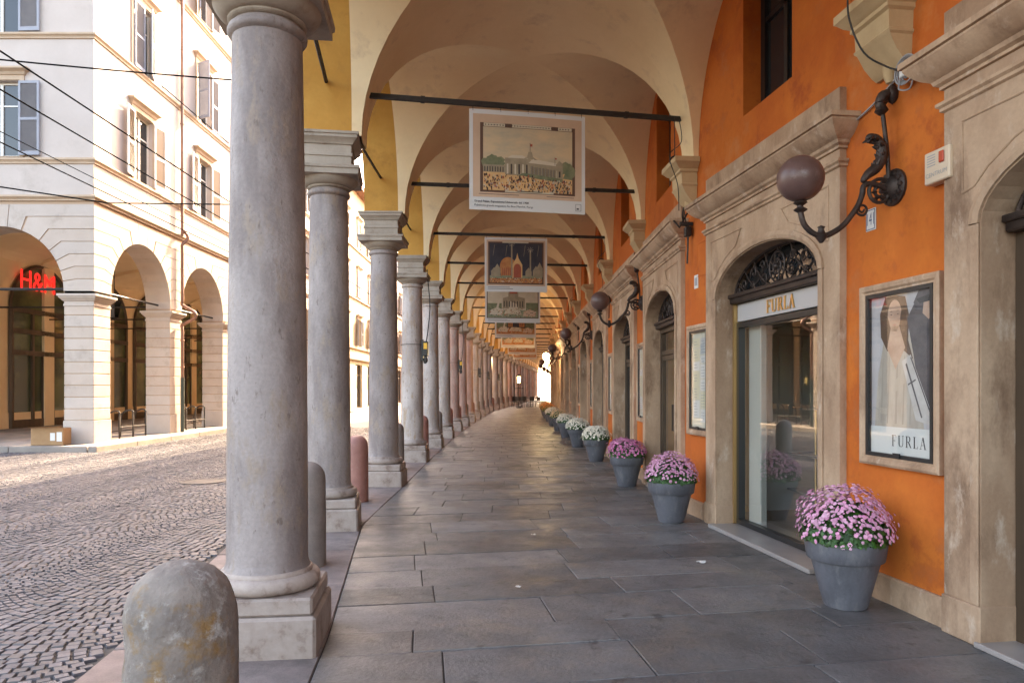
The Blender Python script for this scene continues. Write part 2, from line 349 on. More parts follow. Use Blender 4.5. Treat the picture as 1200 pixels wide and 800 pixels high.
# ------------------------------------------------------------------ the orange portico building
BLD = root('portico_building', 'long orange building with vaulted portico over the slate walkway, right side of street', 'building')
uI, uL, uR, uO = .061, .085, .985, -.061
uc, uh = (uL+uR)/2, (uR-uL)/2
def V3(t, u, z): p = P(t, u); return (p.x, p.y, z)
NS = 28
TH = [-pi/2+pi*k/NS for k in range(NS+1)]
vault = MB(); soffit = MB(); facade = MB()
ZTOP = 12.4
for i in range(NMIN, NMAX):
    tt = lambda a: i+.5+.5*a
    for side in (0, 1):                        # webs of the cross barrel
        vs = []; fs = []
        for th in TH:
            s = sin(th); z = ZS+RISE*cos(th); a = A0*s
            if side == 0: u0, u1 = uI, uc-abs(s)*uh
            else: u0, u1 = uc+abs(s)*uh, 1.012
            for k in range(5): vs.append(V3(tt(a), lerp(u0, u1, k/4), z))
        for q in range(NS):
            for k in range(4): fs.append((q*5+k, q*5+k+1, q*5+k+6, q*5+k+5))
        vault.add(vs, fs)
    for side in (0, 1):                        # webs of the long barrel
        vs = []; fs = []
        for th in TH:
            s = sin(th); z = ZS+RISE*cos(th); u = uc+s*uh
            a0, a1 = (-1, -abs(s)*A0) if side == 0 else (abs(s)*A0, 1)
            for k in range(5): vs.append(V3(tt(lerp(a0, a1, k/4)), u, z))
        for q in range(NS):
            for k in range(4): fs.append((q*5+k, q*5+k+1, q*5+k+6, q*5+k+5))
        vault.add(vs, fs)
    vs = []; fs = []
    for th in TH:
        s = sin(th); z = ZS+RISE*cos(th)
        vs += [V3(tt(A0*s), uO, z), V3(tt(A0*s), uI, z), V3(tt(A0*s), uO, ZTOP)]
    for q in range(NS):
        fs.append((q*3, q*3+1, q*3+4, q*3+3))
    soffit.add(vs, fs)
    facade.add(vs, [(q*3, q*3+3, q*3+5, q*3+2) for q in range(NS)])
    for a0, a1 in ((-1, -A0), (A0, 1)):
        facade.quad(V3(tt(a0), uO, ZS), V3(tt(a1), uO, ZS), V3(tt(a1), uO, ZTOP), V3(tt(a0), uO, ZTOP))
for t in (NMIN, NMAX):                          # end walls over the vault
    for q in range(NS):
        s0, s1 = sin(TH[q]), sin(TH[q+1])
        facade.quad(V3(t, uc+s0*uh, ZS+RISE*cos(TH[q])), V3(t, uc+s1*uh, ZS+RISE*cos(TH[q+1])), V3(t, uc+s1*uh, ZTOP), V3(t, uc+s0*uh, ZTOP))
    facade.quad(V3(t, uO, ZS), V3(t, uL, ZS), V3(t, uL, ZTOP), V3(t, uO, ZTOP))
    facade.quad(V3(t, uR, 0), V3(t, 2.6, 0), V3(t, 2.6, ZTOP), V3(t, uR, ZTOP))
for i in range(NMIN, NMAX):
    facade.quad(V3(i, 2.6, 0), V3(i+1, 2.6, 0), V3(i+1, 2.6, ZTOP), V3(i, 2.6, ZTOP))
vault.build('vault', 'vault', BLD, smooth=50)
soffit.build('arch_soffit', 'ochre', BLD, smooth=50)
facade.build('street_facade', 'ochre', BLD)
roof = MB(); corn = MB()
for i in range(NMIN, NMAX):
    roof.add([V3(i, -.25, ZTOP), V3(i+1, -.25, ZTOP), V3(i+1, 1.2, ZTOP+1.6), V3(i, 1.2, ZTOP+1.6), V3(i+1, 2.65, ZTOP), V3(i, 2.65, ZTOP)], [(0, 1, 2, 3), (3, 2, 4, 5)])
    for (u0, z0), (u1, z1) in (((-.0615, 11.7), (-.11, 11.9)), ((-.11, 11.9), (-.11, 12.0)), ((-.11, 12.0), (-.2, 12.25)), ((-.2, 12.25), (-.2, ZTOP-.02))):
        corn.quad(V3(i, u0, z0), V3(i+1, u0, z0), V3(i+1, u1, z1), V3(i, u1, z1))
roof.build('roof', mat('roof_tile', (.30, .16, .10), (.24, .12, .08), 4, rough=.9), BLD)
corn.build('eaves_cornice', 'trim', BLD)

# shop-side wall with its openings, one plane per bay
wall = MB(); inter = MB()
PW, PS, PR = 1.05, 2.62, .43
PORT0 = -1
for i in range(NMIN, NMAX):
    a, d, hd, Ln = wall_frame(i); nrm = Vector((-d.y, d.x))
    f = lambda x, y, z: (a.x+d.x*x+nrm.x*y, a.y+d.y*x+nrm.y*y, z)
    c = Ln/2; has = i >= PORT0
    holes = [(c-PW, c+PW, -.01, 3.06), (c-.5, c+.5, 4.52, 6.16)] if has else []
    xs = sorted({0, Ln, *[h[0] for h in holes], *[h[1] for h in holes]}); zs = [-.01, 3.06, 4.52, 6.16, 6.6]
    for x0, x1 in zip(xs, xs[1:]):
        for z0, z1 in zip(zs, zs[1:]):
            if any(h[0]-1e-4 <= x0 and x1 <= h[1]+1e-4 and h[2]-1e-4 <= z0 and z1 <= h[3]+1e-4 for h in holes): continue
            wall.quad(f(x0, 0, z0), f(x1, 0, z0), f(x1, 0, z1), f(x0, 0, z1))
    if has:
        x0, x1, z0, z1 = holes[1]; e = -.27
        wall.quad(f(x0, 0, z0), f(x0, e, z0), f(x0, e, z1), f(x0, 0, z1)); wall.quad(f(x1, 0, z0), f(x1, e, z0), f(x1, e, z1), f(x1, 0, z1))
        wall.quad(f(x0, 0, z0), f(x1, 0, z0), f(x1, e, z0), f(x0, e, z0)); wall.quad(f(x0, 0, z1), f(x1, 0, z1), f(x1, e, z1), f(x0, e, z1))
        spans = [(0, c-1.352), (c+1.352, Ln)]
    else: spans = [(0, Ln)]
    for x0, x1 in spans:
        pr = [(0, 0), (.035, 0), (.035, .185), (.02, .2), (0, .2)]
        MB().prism(pr, x0, x1, lambda p, q, s: f(s, p, q)).build('base_course', 'portal', BLD)
    if has:                                     # the shop behind
        m2 = 2 if i in (1, 2, 4, 7) else 0  # some bays get the wall colour with golden light painted in
        x0, x1, D = .02, Ln-.02, -2.7 if i != 1 else -.9
        inter.quad(f(x0, D, .02), f(x1, D, .02), f(x1, D, 3.4), f(x0, D, 3.4), m2)
        inter.quad(f(x0, -.02, .02), f(x0, D, .02), f(x0, D, 3.4), f(x0, -.02, 3.4), m2); inter.quad(f(x1, -.02, .02), f(x1, D, .02), f(x1, D, 3.4), f(x1, -.02, 3.4), m2)
        inter.quad(f(x0, -.02, .02), f(x1, -.02, .02), f(x1, D, .02), f(x0, D, .02), 1); inter.quad(f(x0, -.02, 3.4), f(x1, -.02, 3.4), f(x1, D, 3.4), f(x0, D, 3.4), 0)
wall.build('orange_wall', 'orange', BLD)
inter.build('shop_interior', ['shopwall', 'shopfloor', 'goldlightwall'], BLD)

# ---- one stone portal (local: x along the wall, y out into the portico, z up)
def arch_pts(w, sp, r, n=20): return [(w*-cos(pi*k/n), sp+r*sin(pi*k/n)) for k in range(n+1)]
def portal_mesh():
    mb = MB(); F = .06; HW = 1.35; T = 4.07; W = 1.04
    A = arch_pts(W, PS, PR)
    for s in (-1, 1):
        mb.quad((s*HW, F, .24), (s*W, F, .24), (s*W, F, PS), (s*HW, F, PS)); mb.quad((s*HW, F, PS), (s*W, F, PS), (s*W, F, T), (s*HW, F, T))
        mb.quad((s*HW, F, 0), (s*HW, -.02, 0), (s*HW, -.02, T), (s*HW, F, T))
        mb.box(min(s*HW*1.004, s*(W-.012)), max(s*HW*1.004, s*(W-.012)), -.2, F+.022, 0, .25, ch=.008)
        # a joint line in the jamb and a moulded inner jamb
        mb.box(min(s*(W+.01), s*(W+.075)), max(s*(W+.01), s*(W+.075)), F, F+.018, .25, PS, ch=.006)
    for (x0, z0), (x1, z1) in zip(A, A[1:]): mb.quad((x0, F, z0), (x1, F, z1), (x1, F, T), (x0, F, T))
    mb.quad((-HW, F, T), (HW, F, T), (HW, -.02, T), (-HW, -.02, T))
    prof = [(-W, .24)]+A+[(W, .24)]
    for (x0, z0), (x1, z1) in zip(prof, prof[1:]): mb.quad((x0, F, z0), (x1, F, z1), (x1, -.30, z1), (x0, -.30, z0))
    # archivolt
    pro = [(.01, F), (.01, F+.02), (.045, F+.032), (.085, F+.02), (.085, F)]
    pts = []
    for k in range(21):
        th = pi*k/20
        for o, y in pro:
            pts.append(((W+o)*-cos(th), y, PS+(PR+o)*sin(th)))
    n = len(pro); mb.add(pts, [(k*n+j, k*n+j+1, (k+1)*n+j+1, (k+1)*n+j) for k in range(20) for j in range(n-1)])
    # spandrel panels: fine raised outline
    for s in (-1, 1):
        o = [(s*1.19, 2.84), (s*1.19, 3.30), (s*.42, 3.30)]+[(s*(W+.16)*cos(q), PS+(PR+.16)*sin(q)) for q in (1.1, .85, .6, .42)]
        o.append(o[0])
        mb.tube([(x, F+.001, z) for x, z in o], .009, 6)
    return mb
PORTAL = portal_mesh().build('portal', 'portal', BLD, smooth=35)
def cornice_mesh():
    mb = MB()
    def loft(pr):
        mb.rings([[(-1.35-o, -.01, z), (1.35+o, -.01, z), (1.35+o, .06+o, z), (-1.35-o, .06+o, z)] for o, z in pr])
    loft([(.002, 3.41), (.02, 3.42), (.02, 3.44), (.038, 3.455), (.038, 3.475), (.002, 3.485)])
    loft([(.002, 3.56), (.02, 3.565), (.02, 3.585), (.045, 3.60), (.055, 3.625), (.10, 3.65), (.15, 3.70), (.175, 3.74), (.175, 3.755), (.195, 3.76), (.195, 3.80), (.002, 3.815)])
    return mb
CORN = cornice_mesh().build('cornice', 'portal', PORTAL, smooth=25)
def grille_mesh():
    mb = MB(); W, H = 1.0, PR-.02; y = -.14; z0 = PS+.02
    mb.tube([(x*.985, y, z-.005) for x, z in arch_pts(W, z0, H)], .018, 6)
    mb.box(-1.03, 1.03, y-.05, y+.05, PS-.06, PS+.03, ch=.01); mb.box(-1.03, 1.03, y-.03, y+.075, PS+.0, PS+.045, ch=.008)
    def inside(x, z): return (x/W)**2+((z)/H)**2 < .97
    for s in (-1, 1):
        for k in range(9):
            seg = []
            x0 = -1.15+.26*k
            for j in range(24):
                z = H*j/23; x = s*(x0+.55*z/H*.7+.08*sin(z/H*pi))
                if inside(x, z) and (x*x+(z-.19)**2 > .022): seg.append((x, y+.012*s, z0+z))
                else:
                    if len(seg) > 2: mb.tube(seg, .0095, 5)
                    seg = []
            if len(seg) > 2: mb.tube(seg, .0095, 5)
    for r in (.075, .15): mb.tube([(r*cos(q), y+.02, z0+.19+r*sin(q)) for q in [2*pi*k/20 for k in range(21)]], .011, 5)
    for k in range(8):
        q = 2*pi*k/8; mb.tube([(r*cos(q+r*4), y+.02, z0+.19+r*sin(q+r*4)) for r in (.01, .04, .07, .10, .14)], .009, 5)
    mb.lathe([(0, .03), (.03, .02), (.035, 0)], 10, xf=Matrix.Translation((0, y+.03, z0+.19)) @ Matrix.Rotation(-pi/2, 4, 'X'))
    for s in (-1, 1):
        for cx, cz, r in ((.26, .1, .07), (.30, .25, .06), (.5, .2, .075), (.52, .07, .05), (.72, .1, .065), (.85, .05, .04)):
            mb.tube([(s*(cx+r*(1-.09*k)*cos(.75*k)), y+.018, z0+cz+r*(1-.09*k)*sin(.75*k)) for k in range(10)], .009, 5)
    return mb
GR = grille_mesh().build('fanlight_grille', 'rust', PORTAL, smooth=60)
FG = MB().poly([(x, -.21, z) for x, z in arch_pts(1.035, PS, PR-.004)]).build('fanlight_pane', 'darkglass', PORTAL)
# door leaves
def frame_rect(mb, x0, x1, z0, z1, w, y0, y1):
    mb.box(x0, x0+w, y0, y1, z0, z1); mb.box(x1-w, x1, y0, y1, z0, z1); mb.box(x0+w, x1-w, y0, y1, z1-w, z1); mb.box(x0+w, x1-w, y0, y1, z0, z0+w)
def door_single(p):
    fr = MB(); frame_rect(fr, -1.0, 1.0, .05, 2.34, .055, -.24, -.16); fr.box(-1.035, 1.035, -.25, -.15, 2.58, 2.6)
    fr.build('door_frame', 'blackfr', p)
    MB().box(-1.036, -1.0, -.25, -.13, .05, 2.6).box(1.0, 1.036, -.25, -.13, .05, 2.6).box(-1.036, 1.036, -.145, -.12, 2.56, 2.578).build('brass_trim', 'brass', p)
    g = MB().quad((-.945, -.2, .105), (.945, -.2, .105), (.945, -.2, 2.285), (-.945, -.2, 2.285)); g.build('door_pane', 'glass', p)
    MB().box(-1.06, 1.06, -.3, .16, 0, .045, ch=.006).build('door_sill', 'doorsill', p)
def door_double(p, fm, gm, bars):
    fr = MB(); frame_rect(fr, -1.03, 1.03, .02, 2.56, .07, -.25, -.17)
    frame_rect(fr, -.955, -.004, .03, 2.12, .075, -.235, -.185); frame_rect(fr, .004, .955, .03, 2.12, .075, -.235, -.185)
    fr.box(-.96, .96, -.24, -.18, 2.13, 2.2)
    for s in (-1, 1):
        fr.box(min(s*.08, s*.88), max(s*.08, s*.88), -.22, -.2, .1, .5) if bars else None
        fr.tube([(s*.06, -.15, .95), (s*.06, -.15, 1.35)], .012, 6)
    fr.build('door_frame', fm, p)
    g = MB()
    for x0, x1 in ((-.88, -.08), (.08, .88)):
        z0 = .5 if bars else .105
        g.quad((x0, -.21, z0), (x1, -.21, z0), (x1, -.21, 2.045), (x0, -.21, 2.045)); g.quad((x0-.02, -.212, 2.2), (x1+.02, -.212, 2.2), (x1+.02, -.212, 2.49), (x0-.02, -.212, 2.49))
    g.build('door_pane', gm, p)
    MB().box(-1.06, 1.06, -.3, .1, 0, .035, ch=.006).build('door_sill', 'doorsill', p)
def portal_at(i, p):
    a, d, hd, Ln = wall_frame(i); c = a+d*Ln/2; p.location = (c.x, c.y, 0); p.rotation_euler = (0, 0, hd); return p
protos = []
for k in range(3):
    p = PORTAL if k == 0 else None
    if k: 
        p = PORTAL.copy(); COL.objects.link(p)
        for ch in (CORN, GR, FG): c = ch.copy(); COL.objects.link(c); c.parent = p
    protos.append(p)
door_single(protos[0]); door_double(protos[1], 'brownfr', 'glass', False); door_double(protos[2], 'door_brown', 'darkglass', True)
portal_at(0, protos[0]); portal_at(1, protos[1]); portal_at(2, protos[2])
for i in range(-1, NMAX):
    if i in (0, 1, 2): continue
    src = protos[2] if i not in (-1, 4, 7, 10) else protos[1]
    portal_at(i, dup(src))
# upper windows
wf = MB(); frame_rect(wf, -.5, .5, 4.52, 6.16, .09, -.26, -.2); wf.box(-.035, .035, -.25, -.21, 4.6, 6.08); wf.box(-.42, .42, -.25, -.21, 5.5, 5.55)
WIN = wf.build('window', 'blackfr', BLD)
MB().quad((-.42, -.235, 4.6), (.42, -.235, 4.6), (.42, -.235, 6.08), (-.42, -.235, 6.08)).build('pane', 'darkglass', WIN)
portal_at(0, WIN)
for i in range(-1, NMAX):
    if i != 0: portal_at(i, dup(WIN))
# corbels under the vault feet
def corbel_mesh():
    mb = MB()
    pr = [(.30, .30, 4.46), (.30, .30, 4.40), (.285, .285, 4.39), (.25, .25, 4.35), (.22, .215, 4.33), (.22, .215, 4.30), (.20, .19, 4.285), (.195, .185, 4.16), (.205, .195, 4.15), (.205, .19, 4.135), (.19, .175, 4.12), (.185, .12, 4.02), (.18, .06, 3.95), (.17, .03, 3.92)]
    mb.rings([[(-w, -.01, z), (w, -.01, z), (w, y, z), (-w, y, z)] for w, y, z in pr])
    mb.lathe([(.0, -.11), (.03, -.10), (.05, -.05), (.055, 0), (.05, .05)], 12, c=(0, .035, 3.95))
    return mb
def corbel_frame(o, t):
    b0 = wall_frame(max(t-1, NMIN))[2]; b1 = wall_frame(min(t, NMAX-1))[2]
    o.location = (Rx[t][0], Rx[t][1], 0); o.rotation_euler = (0, 0, (b0+b1)/2); return o
CB = corbel_mesh().build('corbel', 'corbel', BLD, smooth=40); corbel_frame(CB, 0)
for t in range(-1, NMAX):
    if t != 0: corbel_frame(dup(CB), t)
# tie rods: across the walkway and along the arcade
def uz(z): return sqrt(1-((z-ZS)/RISE)**2)
ZR = 5.02
for t in range(-1, NMAX):
    p0, p1 = P(t, uc-uh*uz(ZR)-.01), P(t, uc+uh*uz(ZR)+.01); d = (p1-p0); n = Vector((-d.y, d.x)).normalized()*.024
    mb = MB(); zz = ZR-.03
    mb.rings([[(q.x-n.x, q.y-n.y, zz), (q.x+n.x, q.y+n.y, zz), (q.x+n.x, q.y+n.y, zz+.055), (q.x-n.x, q.y-n.y, zz+.055)] for q in (p0, p1)])
    c = p0.lerp(p1, .18); dv = d.normalized()
    for cc in (p0.lerp(p1, .16), p0.lerp(p1, .8)):
        mb.rings([[(q.x-n.x*1.25, q.y-n.y*1.25, zz-.006), (q.x+n.x*1.25, q.y+n.y*1.25, zz-.006), (q.x+n.x*1.25, q.y+n.y*1.25, zz+.061), (q.x-n.x*1.25, q.y-n.y*1.25, zz+.061)] for q in (cc, cc+dv*.05)])
    mb.build('tie_rod', 'iron', BLD)
for t in range(-1, NMAX):
    aa = A0*uz(ZR)+.01
    p0, p1 = P(t+.5-.5*aa, 0), P(t+.5+.5*aa, 0)
    MB().tube([(p0.x, p0.y, ZR), (p1.x, p1.y, ZR)], .022, 6).build('arcade_rod', 'iron', BLD)

# ------------------------------------------------------------------ pavement, kerb strip, road
def slabs(cells, th=.05, ch=.0035):
    mb = MB()
    for q in cells:                 # q: 4 ground points in order
        c = (q[0]+q[1]+q[2]+q[3])/4; dz = random.uniform(-.003, .003)
        bot = [(p.x, p.y, -th) for p in q]; mid = [(p.x, p.y, dz-ch) for p in q]
        top = []
        for p in q:
            e = c-p; top.append((p.x+e.x/e.length*ch*1.5, p.y+e.y/e.length*ch*1.5, dz+random.uniform(-.0015, .0015)))
        mb.add(bot+mid+top, [(8, 9, 10, 11)]+[(a+k, a+(k+1) % 4, a+4+(k+1) % 4, a+4+k) for a in (0, 4) for k in range(4)])
    return mb
UK = .083                            # inner plinth face = edge of the walkway
cells = []
t = NMIN+.02
while t < NMAX-.2:
    ln = (P(t, .5)-P(min(t+.1, NMAX), .5)).length*10
    w = random.uniform(.40, .62)/ln; g = .0045/ln
    u = UK+.0004; W = 4.4; first = True
    while u < 1.0:
        l = random.uniform(.75, 1.55)/W
        if first: l *= random.uniform(.4, 1); first = False
        u1 = min(u+l, 1.004)
        if 1.004-u1 < .09: u1 = 1.004
        gu = .0045/W; skew = 0
        cells.append([P(t+g, u+gu), P(t+g, u1-gu), P(t+w-g, u1-gu), P(t+w-g, u+gu)])
        u = u1
        if u >= 1.0: break
    t += w
setting(slabs(cells).build('pavement', 'slab'))
mb = MB()
for i in range(NMIN, NMAX): mb.quad(V3(i, -.203, -.012), V3(i+1, -.203, -.012), V3(i+1, 1.1, -.012), V3(i, 1.1, -.012))
setting(mb.build('pavement_bed', 'joint'))
cells = []
US = -.205
for i in range(NMIN, NMAX):
    for k in range(3):
        for ua, ub in ((US, -.085), (-.085, UK)):
            t0, t1 = i+k/3+.002, i+(k+1)/3-.002
            cells.append([P(t0, ua+.001), P(t0, ub-.0006), P(t1, ub-.0006), P(t1, ua+.001)])
setting(slabs(cells, .12, .008).build('kerb', 'strip'))
# porphyry setts laid in segmental arcs
def road_right(y):                     # x of the strip's street edge at depth y
    for i in range(NMIN, NMAX):
        a, b = P(i, US), P(i+1, US)
        if a.y <= y <= b.y: return lerp(a.x, b.x, (y-a.y)/(b.y-a.y))
    return -1
mb = MB(); vs = []; fs = []
ROADZ = -.02
LW = 1.5; ds = .083
lanes = range(-9, 5)
AMAX = R_(52); RA = LW/2/sin(AMAX)
EDGE = -10.55
for ln in lanes:
    x0 = -12.9+(ln+9)*LW
    nst = 20
    for k in range(int(30/ds)):
        dsk = ds
        y0 = 1.2+k*ds
        off = random.uniform(-.3, .3)
        for j in range(nst):
            p0 = sin(AMAX*(-1+2*(j+off)/nst))/sin(AMAX); p1 = sin(AMAX*(-1+2*(j+1+off)/nst))/sin(AMAX)
            if j+off < 0: p0 = -1
            if j+1+off > nst: p1 = 1
            p0 = max(-1, p0); p1 = min(1, p1)
            if p1-p0 < .035: continue
            pc = (p0+p1)/2
            X = lambda p: x0+LW*.5*(p+1)
            Y = lambda p: y0-RA*(sqrt(1-(p*sin(AMAX))**2)-cos(AMAX))
            if X(p1) > road_right(Y(pc))-.02 or X(p0) < -12.9: continue
            yc = Y(pc)
            if yc < 1.6 or yc > 29.5: continue
            if yc > 18.1 and X(p0) < EDGE: continue
            if X(p1) < -.73*yc-1.0: continue
            slope = math.tan(math.asin(pc*sin(AMAX))); L = sqrt(1+slope*slope)
            nx, ny = -slope/L, 1/L
            thick = ds/L
            g = .0045
            px0, px1 = p0+g/(LW*.5), p1-g/(LW*.5)
            q = []
            for pp, e in ((px0, -1), (px1, -1), (px1, 1), (px0, 1)):
                bx, by = X(pp), Y(pp); h = thick*.5-g*.55
                q.append((bx+nx*h*e+random.uniform(-.003, .003), by+ny*h*e+random.uniform(-.003, .003)))
            cx = sum(a for a, b in q)/4; cy = sum(b for a, b in q)/4
            zt = ROADZ+random.uniform(-.004, .004); tx, ty = random.uniform(-.05, .05), random.uniform(-.05, .05)
            o = len(vs)
            for a, b in q: vs.append((a, b, ROADZ-.022))
            for a, b in q:
                a2, b2 = lerp(cx, a, .86), lerp(cy, b, .86)
                vs.append((a2, b2, zt+(a2-cx)*tx+(b2-cy)*ty))
            fs.append((o+4, o+5, o+6, o+7))
            for e in range(4): fs.append((o+e, o+(e+1) % 4, o+4+(e+1) % 4, o+4+e))
mb.v = vs; mb.f = fs; mb.m = [0]*len(fs)
setting(mb.build('cobbled_road', 'cobble', smooth=60))
g = MB().quad((-90, -60, -.036), (90, -60, -.036), (90, 30, -.036), (-90, 30, -.036)); setting(g.build('road_bed', 'roadbed'))
g = MB().quad((-400, 29.4, -.022), (400, 29.4, -.022), (400, 900, -.022), (-400, 900, -.022)); setting(g.build('ground', 'farpave'))

# ------------------------------------------------------------------ columns
CSEQ = ['col_grey', 'col_grey', 'col_grey', 'col_pale', 'col_pale', 'col_pale', 'col_pink', 'col_pink', 'col_pink', 'col_pale', 'col_pale', 'col_pale', 'col_grey', 'col_pale']
CNAME = {'col_grey': 'grey', 'col_pale': 'pale', 'col_pink': 'pink'}
def col_parts(parent, cm):
    sh = [(.262, .475), (.252, .50), (.247, .53)]
    for k in range(1, 13): z = .53+(3.78-.53)*k/12; sh.append((.247-.034*(k/12)**1.6, z))
    sh += [(.213, 3.79), (.232, 3.80), (.242, 3.815), (.243, 3.83), (.235, 3.85), (.215, 3.855), (.213, 3.875)]
    MB().lathe(sh, 48).build('shaft', cm, parent, smooth=40)
    MB().lathe([(.27, .35), (.305, .36), (.322, .385), (.325, .405), (.318, .43), (.30, .447), (.279, .452), (.279, .462), (.27, .475), (.25, .48)], 48).build('base_ring', 'plinth', parent, smooth=40)
    mb = MB(); mb.box(-.35, .35, -.35, .35, -.02, .245, ch=.018); mb.box(-.327, .327, -.327, .327, .247, .352, ch=.014); mb.build('plinth', 'plinth', parent)
    mb = MB(); mb.lathe([(.213, 3.873), (.232, 3.88), (.24, 3.89), (.24, 3.90), (.262, 3.905), (.30, 3.935), (.325, 3.97), (.33, 3.985), (.3, 3.987)], 48)
    mb.sqloft([(.345, 3.985), (.355, 3.99), (.355, 4.045), (.368, 4.055), (.372, 4.085), (.36, 4.09), (.2, 4.092)])
    mb.build('capital', 'impost', parent, smooth=35)
    mb = MB(); mb.sqloft([(.25, 4.09), (.272, 4.092), (.272, 4.20), (.285, 4.205), (.285, 4.235), (.272, 4.24), (.272, 4.33), (.288, 4.335), (.30, 4.36), (.33, 4.39), (.342, 4.40), (.342, 4.43), (.355, 4.435), (.358, 4.462), (.3, 4.468)])
    mb.build('impost_block', 'impost', parent, smooth=25)
cprot = {}
def nth(k): return ORD[k]
for i in range(-1, NMAX+1):
    cm = CSEQ[i] if 0 <= i < len(CSEQ) else ('col_grey' if i < 0 else ['col_pale', 'col_pink', 'col_grey'][(i*7) % 3])
    nm = CNAME[cm]
    lab = {-1: 'grey stone column just behind the viewpoint, before the fat worn bollard', 0: 'big grey stone column standing right behind the fat worn bollard, nearest of the row',
           1: 'second grey column of the arcade, between the nearest column and the red bollard', 2: 'third grey column of the arcade, just beyond the first red bollard',
           3: 'pale column with a jointed shaft carrying the nearest amber floodlight'}.get(i, f'{nm} stone column, {nth(i)} of the arcade row counting from the nearest')
    loc = (Lx[i][0], Lx[i][1], 0); rz = col_heading(i)
    if cm not in cprot:
        o = root('stone_column', lab, 'column', loc, rz, 'stone columns along the portico'); col_parts(o, cm); cprot[cm] = o
    else: dup(cprot[cm], loc, rz, lab)
# bollards
def bollard(r, h, w=.0):
    pr = [(r*1.0, -.02), (r*1.02, .05), (r*1.01, h*.35), (r, h*.6), (r*.985, h-r*.98)]
    for k in range(1, 9): q = pi/2*k/8; pr.append((r*.985*cos(q)**.9 if k < 8 else 0, h-r*.98+r*.98*sin(q)**1.0))
    return MB().lathe(pr, 40)
BP = {}
def put_bollard(k, loc, mt, r, h, lab):
    key = (mt, r, h)
    if key not in BP: BP[key] = bollard(r, h).build('stone_bollard', mt, smooth=50); o = BP[key]
    else: o = BP[key].copy(); COL.objects.link(o)
    o.location = (loc[0], loc[1], 0); o.rotation_euler = (0, 0, random.uniform(0, 6)); tag(o, lab, 'bollard', 'stone bollards between the columns')
_bm = MB(); _pr = [(.208, -.02)]+[(.208*(1.02-.03*k/14), .05+.68*k/14) for k in range(15)]+[(.203*cos(pi/2*k/14), .73+.205*sin(pi/2*k/14)) for k in range(1, 15)]
_bm.lathe(_pr, 72)
from mathutils import noise as _nz
for _i, _p in enumerate(_bm.v):
    _q = Vector(_p); _d = Vector((_q.x, _q.y, max(0, _q.z-.73))); _d.normalize() if _d.length else None
    _h = .010*_nz.noise(_q*7)+.004*_nz.noise(_q*22)-.022*max(0, _nz.noise(_q*5+Vector((3, 1, 8)))-.15)*(1 if _q.z > .55 else .25)-.006*math.exp(-((_q.x+.02)/.035)**2)*max(0, min(1, (_q.z-.55)*4))
    _bm.v[_i] = tuple(_q+_d*_h)
BP[('boll_pale', .208, .935)] = _bm.build('stone_bollard', 'boll_pale', smooth=60)
BP_FIRST = BP[('boll_pale', .208, .935)]; BP_FIRST.location = (-1.29, 2.80, 0); tag(BP_FIRST, 'fat worn bollard with chipped pale dome and ochre stains, in front of the nearest column', 'bollard', 'stone bollards between the columns')
0 and put_bollard(0, (-1.29, 2.80), 'boll_pale', .208, .935, 'fat worn bollard with chipped pale dome and ochre stains, in front of the nearest column')
bs = [(0, 'boll_grey'), (1, 'boll_red'), (2, 'boll_grey'), (3, 'boll_red'), (4, 'boll_grey'), (5, 'boll_red'), (6, 'boll_red'), (7, 'boll_grey'), (8, 'boll_red'), (9, 'boll_grey'), (10, 'boll_red'), (11, 'boll_grey'), (12, 'boll_red'), (13, 'boll_grey'), (14, 'boll_red'), (15, 'boll_grey'), (16, 'boll_red')]
for i, mt in bs:
    p = Vector(Lx[i]).lerp(Vector(Lx[i+1]), .5)
    if i == 0: p = Vector((-1.855, 6.5))
    if i == 1: p = Vector((-2.2, 10.15))
    if i == 2: p = Vector((-2.27, 14.0))
    nm = 'red' if mt == 'boll_red' else 'grey'
    put_bollard(i+1, p, mt, .163, .935, {0: 'slim grey bollard half hidden behind the nearest column', 1: 'red granite bollard between the second and third columns'}.get(i, f'slim {nm} bollard between the {nth(i)} and {nth(i+1)} columns of the arcade'))

